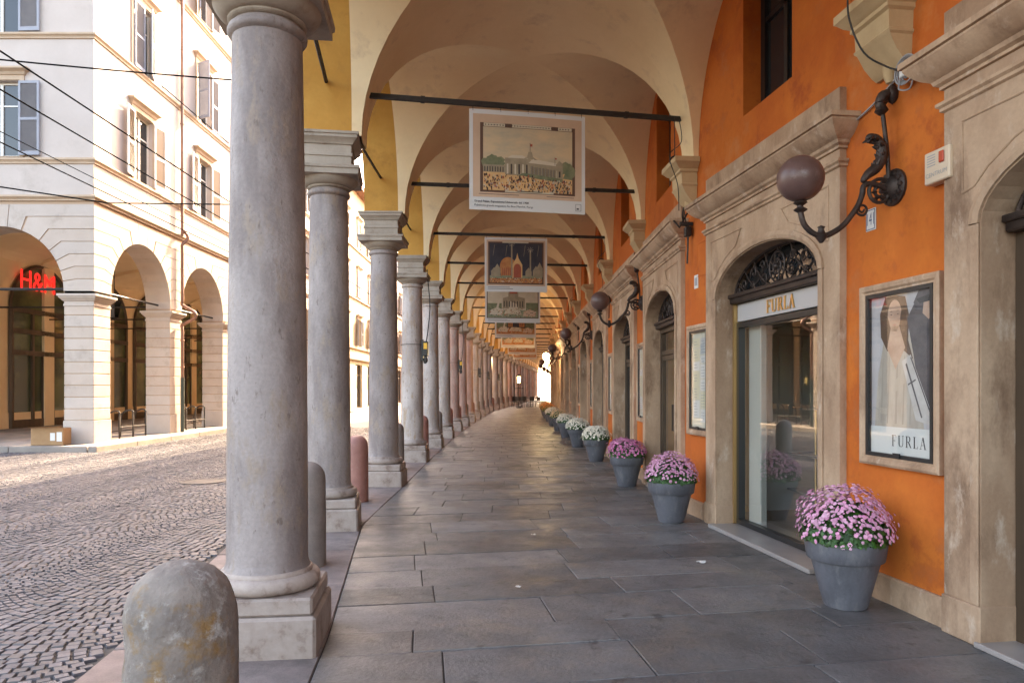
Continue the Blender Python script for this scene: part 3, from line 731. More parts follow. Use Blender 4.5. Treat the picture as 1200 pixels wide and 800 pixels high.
# ------------------------------------------------------------------ pale corner building across the street
CX, CY = -11.26, 19.3
CB_ = root('corner_building', 'pale corner palazzo with rusticated arcade, shuttered windows and copper drainpipe across the street', 'building', (CX, CY, 0))
OFF = (CX, CY, 0)
BAY, PWD, AR, SPR = 4.3, .8, 1.75, 4.2
SIDE = lambda x, y, z: (CX+y, CY+x, z)
FRONT = lambda x, y, z: (CX-x, CY-y, z)
SWZ = .12
core = MB(); slab_ = MB(); upper = MB()
WZ = [(7.82, 9.85), (11.15, 13.2), (14.9, 16.8)]
for f, nb in ((SIDE, 6), (FRONT, 2)):
    Ltot = nb*BAY+PWD
    for k in range(nb):
        c = k*BAY+PWD+AR
        A = [(c-AR*cos(pi*q/24), SPR+AR*sin(pi*q/24)) for q in range(25)]
        arch_in = MB()
        for (x0, z0), (x1, z1) in zip(A, A[1:]):
            core.quad(f(x0, 0, z0), f(x1, 0, z1), f(x1, 0, 6.8), f(x0, 0, 6.8))
            arch_in.quad(f(x0, .022, z0), f(x1, .022, z1), f(x1, -.79, z1), f(x0, -.79, z0))
            core.quad(f(x0, -.79, z0), f(x1, -.79, z1), f(x1, -.79, 7.2), f(x0, -.79, 7.2))
        arch_in.build('arch_reveal', 'rustic', CB_, off=OFF, smooth=40)
    for k in range(nb+1):
        for y in (0, -.79): core.quad(f(k*BAY, y, 4.14), f(k*BAY+PWD, y, 4.14), f(k*BAY+PWD, y, 6.8), f(k*BAY, y, 6.8))
        core.quad(f(k*BAY, 0, 4.14), f(k*BAY, -.79, 4.14), f(k*BAY, -.79, 4.22), f(k*BAY, 0, 4.22)); core.quad(f(k*BAY+PWD, 0, 4.14), f(k*BAY+PWD, -.79, 4.14), f(k*BAY+PWD, -.79, 4.22), f(k*BAY+PWD, 0, 4.22))
    # proud courses in the spandrels
    RV = AR+.40; st = .335
    for r in range(7):
        z0 = 4.2+r*st+.009; z1 = 4.2+(r+1)*st-.009
        last = z1-SPR > RV
        for k in range(nb+1):
            def half(kk, s):          # boundary towards arch kk, from bottom to top, going from the bend in to the arch and back out
                if kk < 0 or kk >= nb: return [(-.02 if s > 0 else Ltot, z0), (-.02 if s > 0 else Ltot, z1)]
                c = kk*BAY+PWD+AR
                t0 = math.asin(max(0, z0-SPR)/RV)+.003; t1 = math.asin((z1-SPR)/RV)-.003 if not last else R_(82)
                out = [(c+s*RV*cos(t0), z0)]+[(c+s*AR*cos(lerp(t0, t1, j/4)), SPR+AR*sin(lerp(t0, t1, j/4))) for j in range(5)]
                return out+[(c+s*RV*cos(t1), z1)]
            lf, rt = half(k-1, 1), half(k, -1)
            slab_.prism(rt+lf[::-1], .0, .022, lambda a, b, d: f(a, d, b))
    for k in range(nb):
        c = k*BAY+PWD+AR; q0 = R_(82.6); zt = 4.2+7*st-.009
        slab_.prism([(c-RV*cos(q0), zt)]+[(c-AR*cos(lerp(q0, pi-q0, j/4)), SPR+AR*sin(lerp(q0, pi-q0, j/4))) for j in range(5)]+[(c+RV*cos(q0), zt)], 0, .022, lambda a, b, d: f(a, d, b))
    # upper wall with window openings
    holes = [(k*BAY+2.55-.575, k*BAY+2.55+.575, a, b) for k in range(nb) for a, b in WZ]
    xs = sorted({0, Ltot, *[h[0] for h in holes], *[h[1] for h in holes]}); zs = sorted({6.7, 19.0, *[h[2] for h in holes], *[h[3] for h in holes]})
    for x0, x1 in zip(xs, xs[1:]):
        for z0, z1 in zip(zs, zs[1:]):
            if any(h[0]-1e-4 <= x0 and x1 <= h[1]+1e-4 and h[2]-1e-4 <= z0 and z1 <= h[3]+1e-4 for h in holes): continue
            upper.quad(f(x0, .01, z0), f(x1, .01, z0), f(x1, .01, z1), f(x0, .01, z1))
    for x0, x1, z0, z1 in holes:
        e = -.2
        for a, b in ((x0, x0), (x1, x1)): upper.quad(f(a, .01, z0), f(b, e, z0), f(b, e, z1), f(a, .01, z1))
        for z in (z0, z1): upper.quad(f(x0, .01, z), f(x1, .01, z), f(x1, e, z), f(x0, e, z))
# far and rear walls, roof
Ls, Lf = 6*BAY+PWD, 2*BAY+PWD
upper.quad(SIDE(Ls, .01, 0), SIDE(Ls, -12, 0), SIDE(Ls, -12, 19), SIDE(Ls, .01, 19)); upper.quad(FRONT(Lf, .01, 0), FRONT(Lf, -26, 0), FRONT(Lf, -26, 19), FRONT(Lf, .01, 19))
core.build('arcade_wall', 'groove', CB_, off=OFF); slab_.build('rusticated_courses', 'rustic', CB_, off=OFF); upper.build('plaster_wall', 'cream', CB_, off=OFF)
rf = MB(); rf.quad(SIDE(-.7, .7, 19.1), SIDE(Ls+.2, .7, 19.1), SIDE(Ls+.2, -6, 21), SIDE(6, -6, 21)); rf.quad(SIDE(-.7, .7, 19.1), SIDE(6, -6, 21), SIDE(6, -9, 21), FRONT(Lf, .7, 19.1)); rf.build('roof', M['roof_tile'] if 'roof_tile' in M else bpy.data.materials['roof_tile'], CB_, off=OFF)
sc = MB()
def sweep(pr):
    n = len(pr); vs = []
    for o, z in pr: vs += [(CX-Lf, CY-o, z), (CX+o, CY-o, z), (CX+o, CY+Ls, z)]
    sc.add(vs, [(q*3+j, q*3+j+1, q*3+j+4, q*3+j+3) for q in range(n-1) for j in (0, 1)])
for zb, big in ((6.62, 1), (7.62, .8), (10.98, .9), (14.6, .9), (18.6, 3)):
    sweep([(.009, zb), (.03*big+.02, zb+.01), (.03*big+.02, zb+.05), (.06*big+.02, zb+.08), (.09*big+.02, zb+.10), (.09*big+.02, zb+.15), (.07*big+.02, zb+.16), (.009, zb+.18)])
sc.build('string_courses', 'trim', CB_, off=OFF)
def pier(f, x):
    cx, cy = (f(x+PWD/2, -PWD/2, 0))[:2]
    mb = MB(); mb.box(cx-.385, cx+.385, cy-.385, cy+.385, SWZ, 3.85); mb.build('pier_core', 'groove', CB_, off=OFF)
    mb = MB(); mb.box(cx-.42, cx+.42, cy-.42, cy+.42, SWZ-.02, .72, ch=.01)
    z = .735
    while z < 3.75:
        z1 = min(z+.295, 3.80); mb.box(cx-.40, cx+.40, cy-.40, cy+.40, z, z1, ch=.008); z = z1+.02
    mb.sqloft([(.40, 3.80), (.415, 3.81), (.415, 3.86), (.40, 3.865), (.40, 3.93), (.43, 3.95), (.47, 4.0), (.50, 4.03), (.50, 4.06), (.53, 4.07), (.53, 4.13), (.42, 4.145)], c=(cx, cy))
    mb.build('pier', 'rustic', CB_, off=OFF)
for k in range(7): pier(SIDE, k*BAY)
for k in (1, 2): pier(FRONT, k*BAY)
# inside the arcade
hall = MB(); XB = -18.4
hall.quad((XB, CY, 0), (XB, CY+Ls, 0), (XB, CY+Ls, 8), (XB, CY, 8))
hall.quad((XB, CY+Ls-.05, 0), (CX, CY+Ls-.05, 0), (CX, CY+Ls-.05, 8), (XB, CY+Ls-.05, 8))
N = 16; a = (CX-.79, XB)
for q in range(N):
    p0, p1 = -cos(pi*q/N), -cos(pi*(q+1)/N); m_ = lambda p: lerp(a[0], a[1], (p+1)/2)
    z0, z1 = 6.3+.7*sin(pi*q/N), 6.3+.7*sin(pi*(q+1)/N)
    hall.quad((m_(p0), CY+.4, z0), (m_(p0), CY+Ls, z0), (m_(p1), CY+Ls, z1), (m_(p1), CY+.4, z1))
for k in range(1, 6):     # pilasters and cross arches of the hall
    yy = CY+k*BAY+PWD/2
    for q in range(N):
        p0, p1 = -cos(pi*q/N), -cos(pi*(q+1)/N); z0, z1 = 6.3+.7*sin(pi*q/N)-.12, 6.3+.7*sin(pi*(q+1)/N)-.12
        for e in (-.4, .4): hall.quad((m_(p0), yy+e, z0), (m_(p1), yy+e, z1), (m_(p1), yy+e, z1+.2), (m_(p0), yy+e, z0+.2))
        hall.quad((m_(p0), yy-.4, z0), (m_(p0), yy+.4, z0), (m_(p1), yy+.4, z1), (m_(p1), yy-.4, z1))
    hall.box(XB, XB+.14, yy-.3, yy+.3, SWZ, 6.3)
hall.box(XB, XB+.05, CY, CY+Ls, SWZ, .7)
hall.build('arcade_hall', 'arcade_in', CB_, off=OFF)
def shopwin():
    fr = MB(); gl = MB(); W = 1.8
    A = [(-W*cos(pi*q/16), 4.55+1.75*sin(pi*q/16)) for q in range(17)]
    fr.tube([(x, .06, z) for x, z in [(-W, .12)]+A+[(W, .12)]], .07, 4)
    for z in (4.5, 3.72, 2.92): fr.box(-W, W, 0, .14, z-.09, z+.09)
    for x in (-W+.06, -.6, .6, W-.06): fr.box(x-.06, x+.06, 0, .12, .12, 4.5)
    fr.box(-.04, .04, 0, .11, .12, 2.9); fr.box(-W, W, 0, .12, .12, .42)
    gl.poly([(x, .035, z) for x, z in [(-W, .12)]+A+[(W, .12)]])
    return fr, gl
fr, gl = shopwin()
SWIN = fr.build('shop_window', 'brownfr', CB_); g = gl.build('shop_window_pane', mat('green_dark_glass', (.05, .07, .045), (.13, .16, .075), .5, lo=.45, hi=.6, rough=.05, spec=.9), SWIN)
for k in range(5):
    o = SWIN if k == 0 else dup(SWIN)
    o.location = (XB-CX, 23.7+4.3*k-CY, 0); o.rotation_euler = (0, 0, -pi/2)
mb = MB()
for dx in (-.015, .015): text_into(mb, 'H&M', 1.05, lambda x, z: (XB+.2+dx*.1, 27.55+x+dx, 5.62+z), xs=.95)
tag(mb.build('shop_sign', emit('red_lit_sign', (.8, .02, .015), .12)), 'red three-character sign in the arched shop window of the corner arcade', 'sign')
rods = MB()
for k in range(6):
    y = CY+k*BAY+PWD+AR
    rods.tube([(CX-.4, y-AR, 4.32), (CX-.4, y+AR, 4.32)], .03, 6); rods.tube([(CX-.79, CY+k*BAY+PWD/2, 4.3), (XB, CY+k*BAY+PWD/2, 4.3)], .03, 6)
rods.tube([(CX-.8-2*AR, CY+.4, 4.32), (CX-.8, CY+.4, 4.32)], .03, 6)
rods.build('tie_rods', 'iron', CB_, off=OFF)
# windows with louvred shutters
def shutter_mesh():
    mb = MB(); w, h = .57, 1.98
    for x in (0, w-.06): mb.box(x, x+.06, -.02, .02, 0, h)
    for z in (0, .93, h-.07): mb.box(.06, w-.06, -.02, .02, z, z+.07+.03*(z == 0))
    for z0, z1 in ((.12, .92), (1.01, h-.08)):
        n = int((z1-z0)/.042)
        for k in range(n):
            z = z0+(z1-z0)*(k+.5)/n
            mb.add([(.06, -.016, z+.016), (w-.06, -.016, z+.016), (w-.06, .016, z-.016), (.06, .016, z-.016)], [(0, 1, 2, 3)])
    return mb
SHM = None
def house_window(parent, loc, rz, h, sh, shm, lint, first=[None]):
    global SHM
    fr = MB(); frame_rect(fr, -.575, .575, 0, h, .06, -.17, -.11); fr.box(-.04, .04, -.165, -.105, .06, h-.06); fr.box(-.515, -.04, -.16, -.12, h*.68, h*.68+.04); fr.box(.04, .515, -.16, -.12, h*.68, h*.68+.04)
    w = fr.build('window', 'winframe', parent, loc=loc, rz=rz)
    MB().quad((-.515, -.14, .06), (.515, -.14, .06), (.515, -.14, h-.06), (-.515, -.14, h-.06)).build('pane', 'darkglass', w)
    mb = MB(); mb.box(-.68, .68, .02, .055, -.02, .0); 
    for s in (-1, 1): mb.box(min(s*.58, s*.7), max(s*.58, s*.7), .008, .05, 0, h+.02)
    mb.box(-.7, .7, .008, .05, h+.02, h+.14)
    if lint: mb.rings([[(-.7-o, .0, h+z), (.7+o, .0, h+z), (.7+o, .05+o, h+z), (-.7-o, .05+o, h+z)] for o, z in ((.0, .14), (.03, .16), (.06, .22), (.13, .27), (.15, .28), (.15, .33), (0, .35))])
    mb.build('window_surround', 'trim', w)
    if SHM is None: SHM = {}
    for s, ang in ((-1, sh[0]), (1, sh[1])):
        if ang is None: continue
        if shm not in SHM: o = shutter_mesh().build('shutter', shm, w); SHM[shm] = o.data
        else: o = bpy.data.objects.new('shutter', SHM[shm]); COL.objects.link(o); o.parent = w
        o.location = (s*.575, .075, .02); o.rotation_euler = (0, 0, R_(ang) if s < 0 else pi-R_(ang)); o.scale = (1, 1, (h-.04)/1.98)
    return w
# side facade: local x points towards the viewer, so hinge -1 is the far leaf
sets = {(0, 0): ((172, 172), 'shutter_w'), (1, 0): ((20, 0), 'shutter'), (0, 1): ((170, 175), 'shutter_w'), (1, 1): ((178, 118), 'shutter'), (2, 1): ((172, 150), 'shutter'), (2, 0): ((172, 172), 'shutter')}
for k in range(6):
    for r, (z0, z1) in enumerate(WZ):
        sh, sm = sets.get((r, k), ((random.choice((175, 0, 150)), random.choice((175, 120, 170))), random.choice(('shutter', 'shutter', 'shutter_w'))))
        house_window(CB_, (0, k*BAY+2.55, z0), -pi/2, z1-z0, sh, sm, r < 2)
for k in range(2):
    for r, (z0, z1) in enumerate(WZ): house_window(CB_, (-(k*BAY+2.55), 0, z0), pi, z1-z0, (178, 178), 'shutter', r < 2)
# drainpipe
py = 4.9; px = .13
mb = MB(); mb.tube(spline([(px, py, 18.6), (px, py, 12), (px, py, 7.1), (px, py+.02, 6.95), (px+.12, py+.1, 6.78), (px+.12, py+.1, 6.62), (px, py, 6.42), (px, py, 6.2), (px, py, 4.6), (px, py, 4.4), (px+.42, py-.02, 4.15), (px+.42, py-.02, 3.95), (px, py, 3.72), (px, py, 3.5), (px, py, 1.95)], 4), .052, 10)
for z in (17, 15.5, 13, 10.5, 9, 7.4, 5.6, 3.2, 2.3): mb.lathe([(.06, -.02), (.066, -.01), (.066, .01), (.06, .02)], 10, c=(px, py, z))
mb.build('drainpipe', 'copper', CB_, smooth=50)
MB().tube([(px, py, SWZ), (px, py, 1.95)], .062, 10).build('drainpipe_foot', 'greenmetal', CB_, smooth=50)
# sidewalk
sw = MB()
for k in range(15): sw.box(-10.78, -10.56, 18.22+k*2, 18.22+k*2+1.985, -.1, SWZ-.004, ch=.012)
for k in range(8): sw.box(-10.8-2*(k+1), -10.8-2*k-.01, 18.22, 18.42, -.1, SWZ-.004, ch=.012)
for i in range(24):
    for j in range(16): sw.box(-10.79-.62*(i+1)+.004, -10.79-.62*i-.004, 18.43+1.75*j+.004, 18.43+1.75*(j+1)-.004, -.05, SWZ-.008+random.uniform(-.002, .002), ch=.006)
setting(sw.build('sidewalk', 'side'))

# ------------------------------------------------------------------ further houses along the street
def street_house(label, x, y0, y1, h, wm, floors, shop, xb=-12, gap=3.6):
    r = root('street_house', label, 'building', (x, y0, 0)); n = max(1, int((y1-y0)/gap)); L = y1-y0
    w = MB(); hl = []
    for k in range(n):
        c = L*(k+.5)/n
        for z0 in floors: hl.append((c-.575, c+.575, z0, z0+1.9))
        if shop: hl.append((c-1.15, c+1.15, .15, 3.3))
    xs = sorted({0, L, *[q[0] for q in hl], *[q[1] for q in hl]}); zs = sorted({0, h, *[q[2] for q in hl], *[q[3] for q in hl]})
    for a, b in zip(xs, xs[1:]):
        for c, d in zip(zs, zs[1:]):
            if any(q[0]-1e-4 <= a and b <= q[1]+1e-4 and q[2]-1e-4 <= c and d <= q[3]+1e-4 for q in hl): continue
            w.quad((0, a, c), (0, b, c), (0, b, d), (0, a, d))
    for a, b, c, d in hl:
        for y in (a, b): w.quad((0, y, c), (-.25, y, c), (-.25, y, d), (0, y, d))
        for z in (c, d): w.quad((0, a, z), (0, b, z), (-.25, b, z), (-.25, a, z))
    w.quad((0, 0, 0), (xb, 0, 0), (xb, 0, h), (0, 0, h)); w.quad((0, L, 0), (xb, L, 0), (xb, L, h), (0, L, h))
    w.build('wall', wm, r)
    rf = MB(); rf.box(xb, .6, -.1, L+.1, h, h+.25); rf.add([(.6, -.1, h+.251), (.6, L+.1, h+.251), (xb/2, L+.1, h+2.4), (xb/2, -.1, h+2.4), (xb, L+.1, h+.251), (xb, -.1, h+.251)], [(0, 1, 2, 3), (3, 2, 4, 5)]); rf.build('roof', bpy.data.materials['roof_tile'], r)
    co = MB()
    for z in floors: co.box(.001, .1, 0, L, z-.22, z-.06)
    co.box(.001, .06, 0, L, .0, .9) if not shop else co.box(.001, .14, 0, L, 3.6, 3.85)
    co.build('string_course', 'trim', r)
    for k in range(n):
        c = L*(k+.5)/n
        for z0 in floors: house_window(r, (0, c, z0), -pi/2, 1.9, (random.choice((175, 0, 160)), random.choice((175, 0, 165))), random.choice(('shutter', 'shutter_w')), True)
        if shop:
            fr = MB(); frame_rect(fr, -1.15, 1.15, .15, 3.3, .09, -.24, -.16); fr.box(-1.06, 1.06, -.23, -.17, 2.5, 2.58)
            q = fr.build('shop_window', 'brownfr', r, loc=(0, c, 0), rz=-pi/2); MB().quad((-1.06, -.2, .24), (1.06, -.2, .24), (1.06, -.2, 3.21), (-1.06, -.2, 3.21)).build('pane', 'darkglass', q)
    return r
street_house('yellow house with shop windows, seen between the nearest columns beyond the corner palazzo', -11.1, 46.0, 61.8, 15.5, 'yellowb', (4.6, 8.1, 11.6), True)
street_house('pinkish house beyond the yellow house on the far side of the street', -10.7, 61.9, 79.5, 16.5, 'pinkb', (4.8, 8.4, 12.0), True)
street_house('far pale house glimpsed between the columns, next after the pinkish house', -9.6, 79.6, 98, 15, 'cream', (4.6, 8.0, 11.2), True)
street_house('farthest yellow house on the left side of the street', -7.8, 98.1, 120, 16, 'yellowb', (4.6, 8.2, 11.8), True)

# ------------------------------------------------------------------ street things
b = root('cardboard_box', 'brown cardboard box with white labels lying on the corner pavement by the pier', 'box', (-12.05, 18.75, SWZ), .08)
MB().box(-.4, .4, -.2, .2, 0, .44, ch=.006).box(-.4, .4, -.204, -.2, .3, .302).build('carton', 'card', b)
f_ = MB(); f_.add([(-.4, -.2, .443), (.4, -.2, .443), (.42, -.36, .50), (-.40, -.36, .48)], [(0, 1, 2, 3)]); f_.add([(-.4, .2, .443), (.4, .2, .443), (.4, .05, .455), (-.4, .05, .46)], [(0, 1, 2, 3)]); f_.build('flap', 'card', b)
MB().quad((.08, -.2065, .12), (.2, -.2065, .12), (.2, -.2065, .32), (.08, -.2065, .32)).quad((.24, -.2065, .1), (.37, -.2065, .1), (.37, -.2065, .34), (.24, -.2065, .34)).build('shipping_label', 'white', b)
for k, (yy, lab) in enumerate(((21.0, 'curved steel bicycle rack in the nearer side arch of the corner palazzo'), (25.3, 'curved steel bicycle rack in the second side arch beside the drainpipe'))):
    mb = MB()
    for dy in (0, .75, 1.5):
        mb.tube(spline([(-11.5, yy+dy, SWZ), (-11.5, yy+dy, .75), (-11.52, yy+dy+.02, .9), (-11.7, yy+dy+.05, .92), (-11.9, yy+dy+.1, .75), (-11.95, yy+dy+.12, SWZ)], 5), .025, 6)
    mb.tube([(-11.5, yy, .45), (-11.5, yy+1.5, .45)], .018, 6); mb.tube([(-11.93, yy, .3), (-11.93, yy+1.6, .3)], .018, 6)
    tag(mb.build('bicycle_rack', 'iron', smooth=60), lab, 'bicycle rack', 'bicycle racks in the arcade')
r = root('hanging_lantern', 'dark iron lantern hanging on a rod inside the nearer side arch', 'lantern', (-14.2, 25.6, 4.05))
MB().tube([(0, 0, .85), (0, 0, 2.7)], .014, 6).build('hanging_rod', 'iron', r)
mb = MB(); mb.lathe([(.0, .88), (.05, .86), (.09, .78), (.26, .66), (.28, .63), (.24, .62)], 6)
for k in range(6): a = pi/3*k; mb.tube([(.25*cos(a), .25*sin(a), .63), (.15*cos(a), .15*sin(a), .06)], .013, 4)
mb.lathe([(.155, .06), (.16, .03), (.06, .0), (.0, -.05)], 6); mb.build('lantern_frame', 'iron', r)
MB().lathe([(.14, .07), (.238, .62)], 6).build('lantern_pane', 'wglass', r)
# manhole
mb = MB(); mb.lathe([(.38, -.014), (.38, -.006), (.33, -.006), (.33, -.011)], 32, c=(-5.35, 12.4, 0)); mb.lathe([(.325, -.012), (.31, -.008), (0, -.0078)], 32, c=(-5.35, 12.4, 0))
tag(mb.build('manhole_cover', 'manhole'), 'round iron manhole cover among the cobbles behind the nearest column', 'manhole cover')
# overhead wires: point from pixel rays at chosen real depths
CZ, FPX, CXP, HY = 1.6, 840., 600., 454.5
def ray(x, y, Z): return Vector(((x-CXP)*Z/FPX, Z, CZ+(HY-y)*Z/FPX))
def wire(pts, r, lab, sag=0):
    p = [Vector(q) for q in pts]
    if len(p) == 2 and sag: p = [p[0].lerp(p[1], k/16)-Vector((0, 0, sag*4*(k/16)*(1-k/16))) for k in range(17)]
    tag(MB().tube(p, r, 5).build('overhead_wire', 'cable', smooth=60), lab, 'wire', 'overhead wires above the street')
wire([(-6.69, -10, 6.0), (-6.69, 130, 6.0)], .013, 'trolley wire running along the street, highest of the long wires at left', 0)
wire([(-7.55, -10, 6.0), (-7.55, 130, 6.0)], .013, 'trolley wire running along the street just below the highest long wire')
wire([(-9.17, -10, 6.0), (-9.17, 130, 6.0)], .013, 'third trolley wire along the street, meeting the palazzo corner')
wire([(-10.4, -6, 6.75), (-9.4, 120, 6.6)], .010, 'thin lowest long wire along the street, close to the palazzo')
wire([ray(-60, 64, 16.5), ray(300, 96, 17.6)], .02, 'span wire crossing the palazzo at second-floor height', .03)
wire([ray(-60, 210, 17.6), ray(126, 238, 18.6), ray(300, 240, 19.5)], .019, 'span wire crossing just above the arches of the palazzo')
wire([ray(60, -30, 19), ray(170, 84, 22.3), ray(268, 168, 26.5)], .016, 'thin cable slanting down from the top edge past the second-floor shutters')

# ------------------------------------------------------------------ lamps on the wall
def lamp_parts(r, lit):
    br = MB()
    Mx = Matrix.Rotation(-pi/2, 4, 'X')
    br.lathe([(.135, 0), (.135, .02), (.115, .035), (.09, .035), (.07, .06), (.035, .075), (0, .08)], 20, xf=Mx)
    for k in range(12):
        a = 2*pi*k/12; br.lathe([(.0, .05), (.018, .045), (.022, .03), (.01, .02)], 6, xf=Matrix.Translation((.105*cos(a), 0, .105*sin(a))) @ Mx)
    br.build('wall_rosette', 'rust', r, smooth=40)
    br = MB()
    br.tube(spline([(0, .02, -.05), (0, .10, .0), (0, .2, .02), (0, .25, .0), (0, .262, -.06), (0, .30, -.15), (0, .40, -.28), (0, .50, -.35), (0, .58, -.375), (0, .66, -.35), (0, .72, -.29), (0, .747, -.2), (0, .747, -.15)], 6), .021, 8)
    br.lathe([(.012, -.05), (.035, -.02), (.045, .0), (.03, .02), (.02, .05), (.028, .065), (0, .08)], 10, c=(0, .585, -.375))
    br.lathe([(.022, -.02), (.05, .0), (.022, .02)], 10, c=(0, .747, -.19)); br.lathe([(.022, -.01), (.05, .01), (.03, .03), (.035, .05), (.075, .075), (.09, .09), (.06, .092)], 16, c=(0, .747, -.15))
    for c, rad, turns, a0, rr in (((.12, -.04), .105, 1.7, 2.4, .015), ((.262, -.17), .05, 1.6, .3, .011), ((.09, .01), .05, 1.3, -1, .012)):
        pts = []
        for k in range(30): q = k/29; R = rad*(1-.75*q); a = a0-turns*2*pi*q; pts.append((0, c[0]+R*cos(a), c[1]+R*sin(a)))
        br.tube(pts, [rr*(1-.3*k/29) for k in range(30)], 6)
    for k in range(6):
        a = 2*pi*k/6; br.lathe([(0, -.02), (.024, 0), (0, .02)], 8, c=(0, .12+.045*cos(a), -.04+.045*sin(a)))
    br.tube(spline([(0, .05, .03), (0, .06, .25), (0, .085, .45), (0, .10, .56)], 5), .016, 8)
    br.tube(spline([(0, .10, .54), (0, .115, .60), (0, .10, .66), (0, .05, .69), (0, -.005, .705)], 5), [.022+.02*sin(pi*k/20) for k in range(21)], 8)
    br.lathe([(.02, -.03), (.05, 0), (.03, .04), (.05, .06), (.0, .10)], 8, c=(0, .108, .56)); br.lathe([(.0, -.06), (.045, -.02), (.055, .03), (.03, .07), (0, .1)], 8, c=(0, .02, .67))
    # acanthus leaf
    leaf = spline([(0, .262, .03), (0, .22, .085), (0, .15, .14), (0, .105, .215), (0, .105, .29), (0, .15, .35), (0, .20, .365), (0, .225, .345)], 6)
    nl = len(leaf)-1
    br.tube(leaf, [.012+.03*sin(pi*(k/nl)**.8)**.8 for k in range(nl+1)], 8)
    for k, q in ((12, .05), (18, .055), (24, .06), (29, .055), (34, .05)):
        p = leaf[k]; t = (leaf[k+1]-leaf[k-1]).normalized(); o = Vector((0, t.z, -t.y))
        if o.y < 0: o = -o
        br.tube([p, p+o*q*.6+t*.012, p+o*q+t*.03], [.022, .017, .004], 6)
        for sx in (-1, 1): br.tube([p, p+Vector((sx*.035, 0, 0))+o*.02+t*.015, p+Vector((sx*.05, 0, 0))+o*.035+t*.035], [.02, .014, .004], 6)
    br.build('scroll_arm', 'rust', r, smooth=50)
    prof = [(.0, -.165)]+[(.165*sin(pi*k/20), -.165*cos(pi*k/20)) for k in range(1, 20)]+[(0, .165)]
    MB().lathe(prof, 32, c=(0, .747, .035)).build('globe', 'globelit' if lit else 'globe', r, smooth=80)
lamp0 = None
LLAB = {0: 'large globe lamp on a scroll bracket above the street number plate', 2: 'globe lamp bracket on the wall above the second pink pot, second along the wall',
        4: 'third globe lamp along the wall, above the white flower pots', 6: 'fourth globe lamp along the wall, just in front of the lit lamp', 8: 'lit globe lamp glowing on the far wall, the only one switched on'}
for t in range(0, 24, 2):
    b0, b1 = wall_frame(t-1)[2], wall_frame(t)[2]
    loc = (Rx[t][0], Rx[t][1], 3.08); rz = (b0+b1)/2
    lab = LLAB.get(t, f'{nth(t//2)} globe lamp along the orange wall counting from the nearest')
    if t == 8:
        o = root('wall_lamp', lab, 'lamp', loc, rz, 'globe lamps along the wall'); lamp_parts(o, True); continue
    if lamp0 is None: lamp0 = root('wall_lamp', lab, 'lamp', loc, rz, 'globe lamps along the wall'); lamp_parts(lamp0, False)
    else: dup(lamp0, loc, rz, lab)

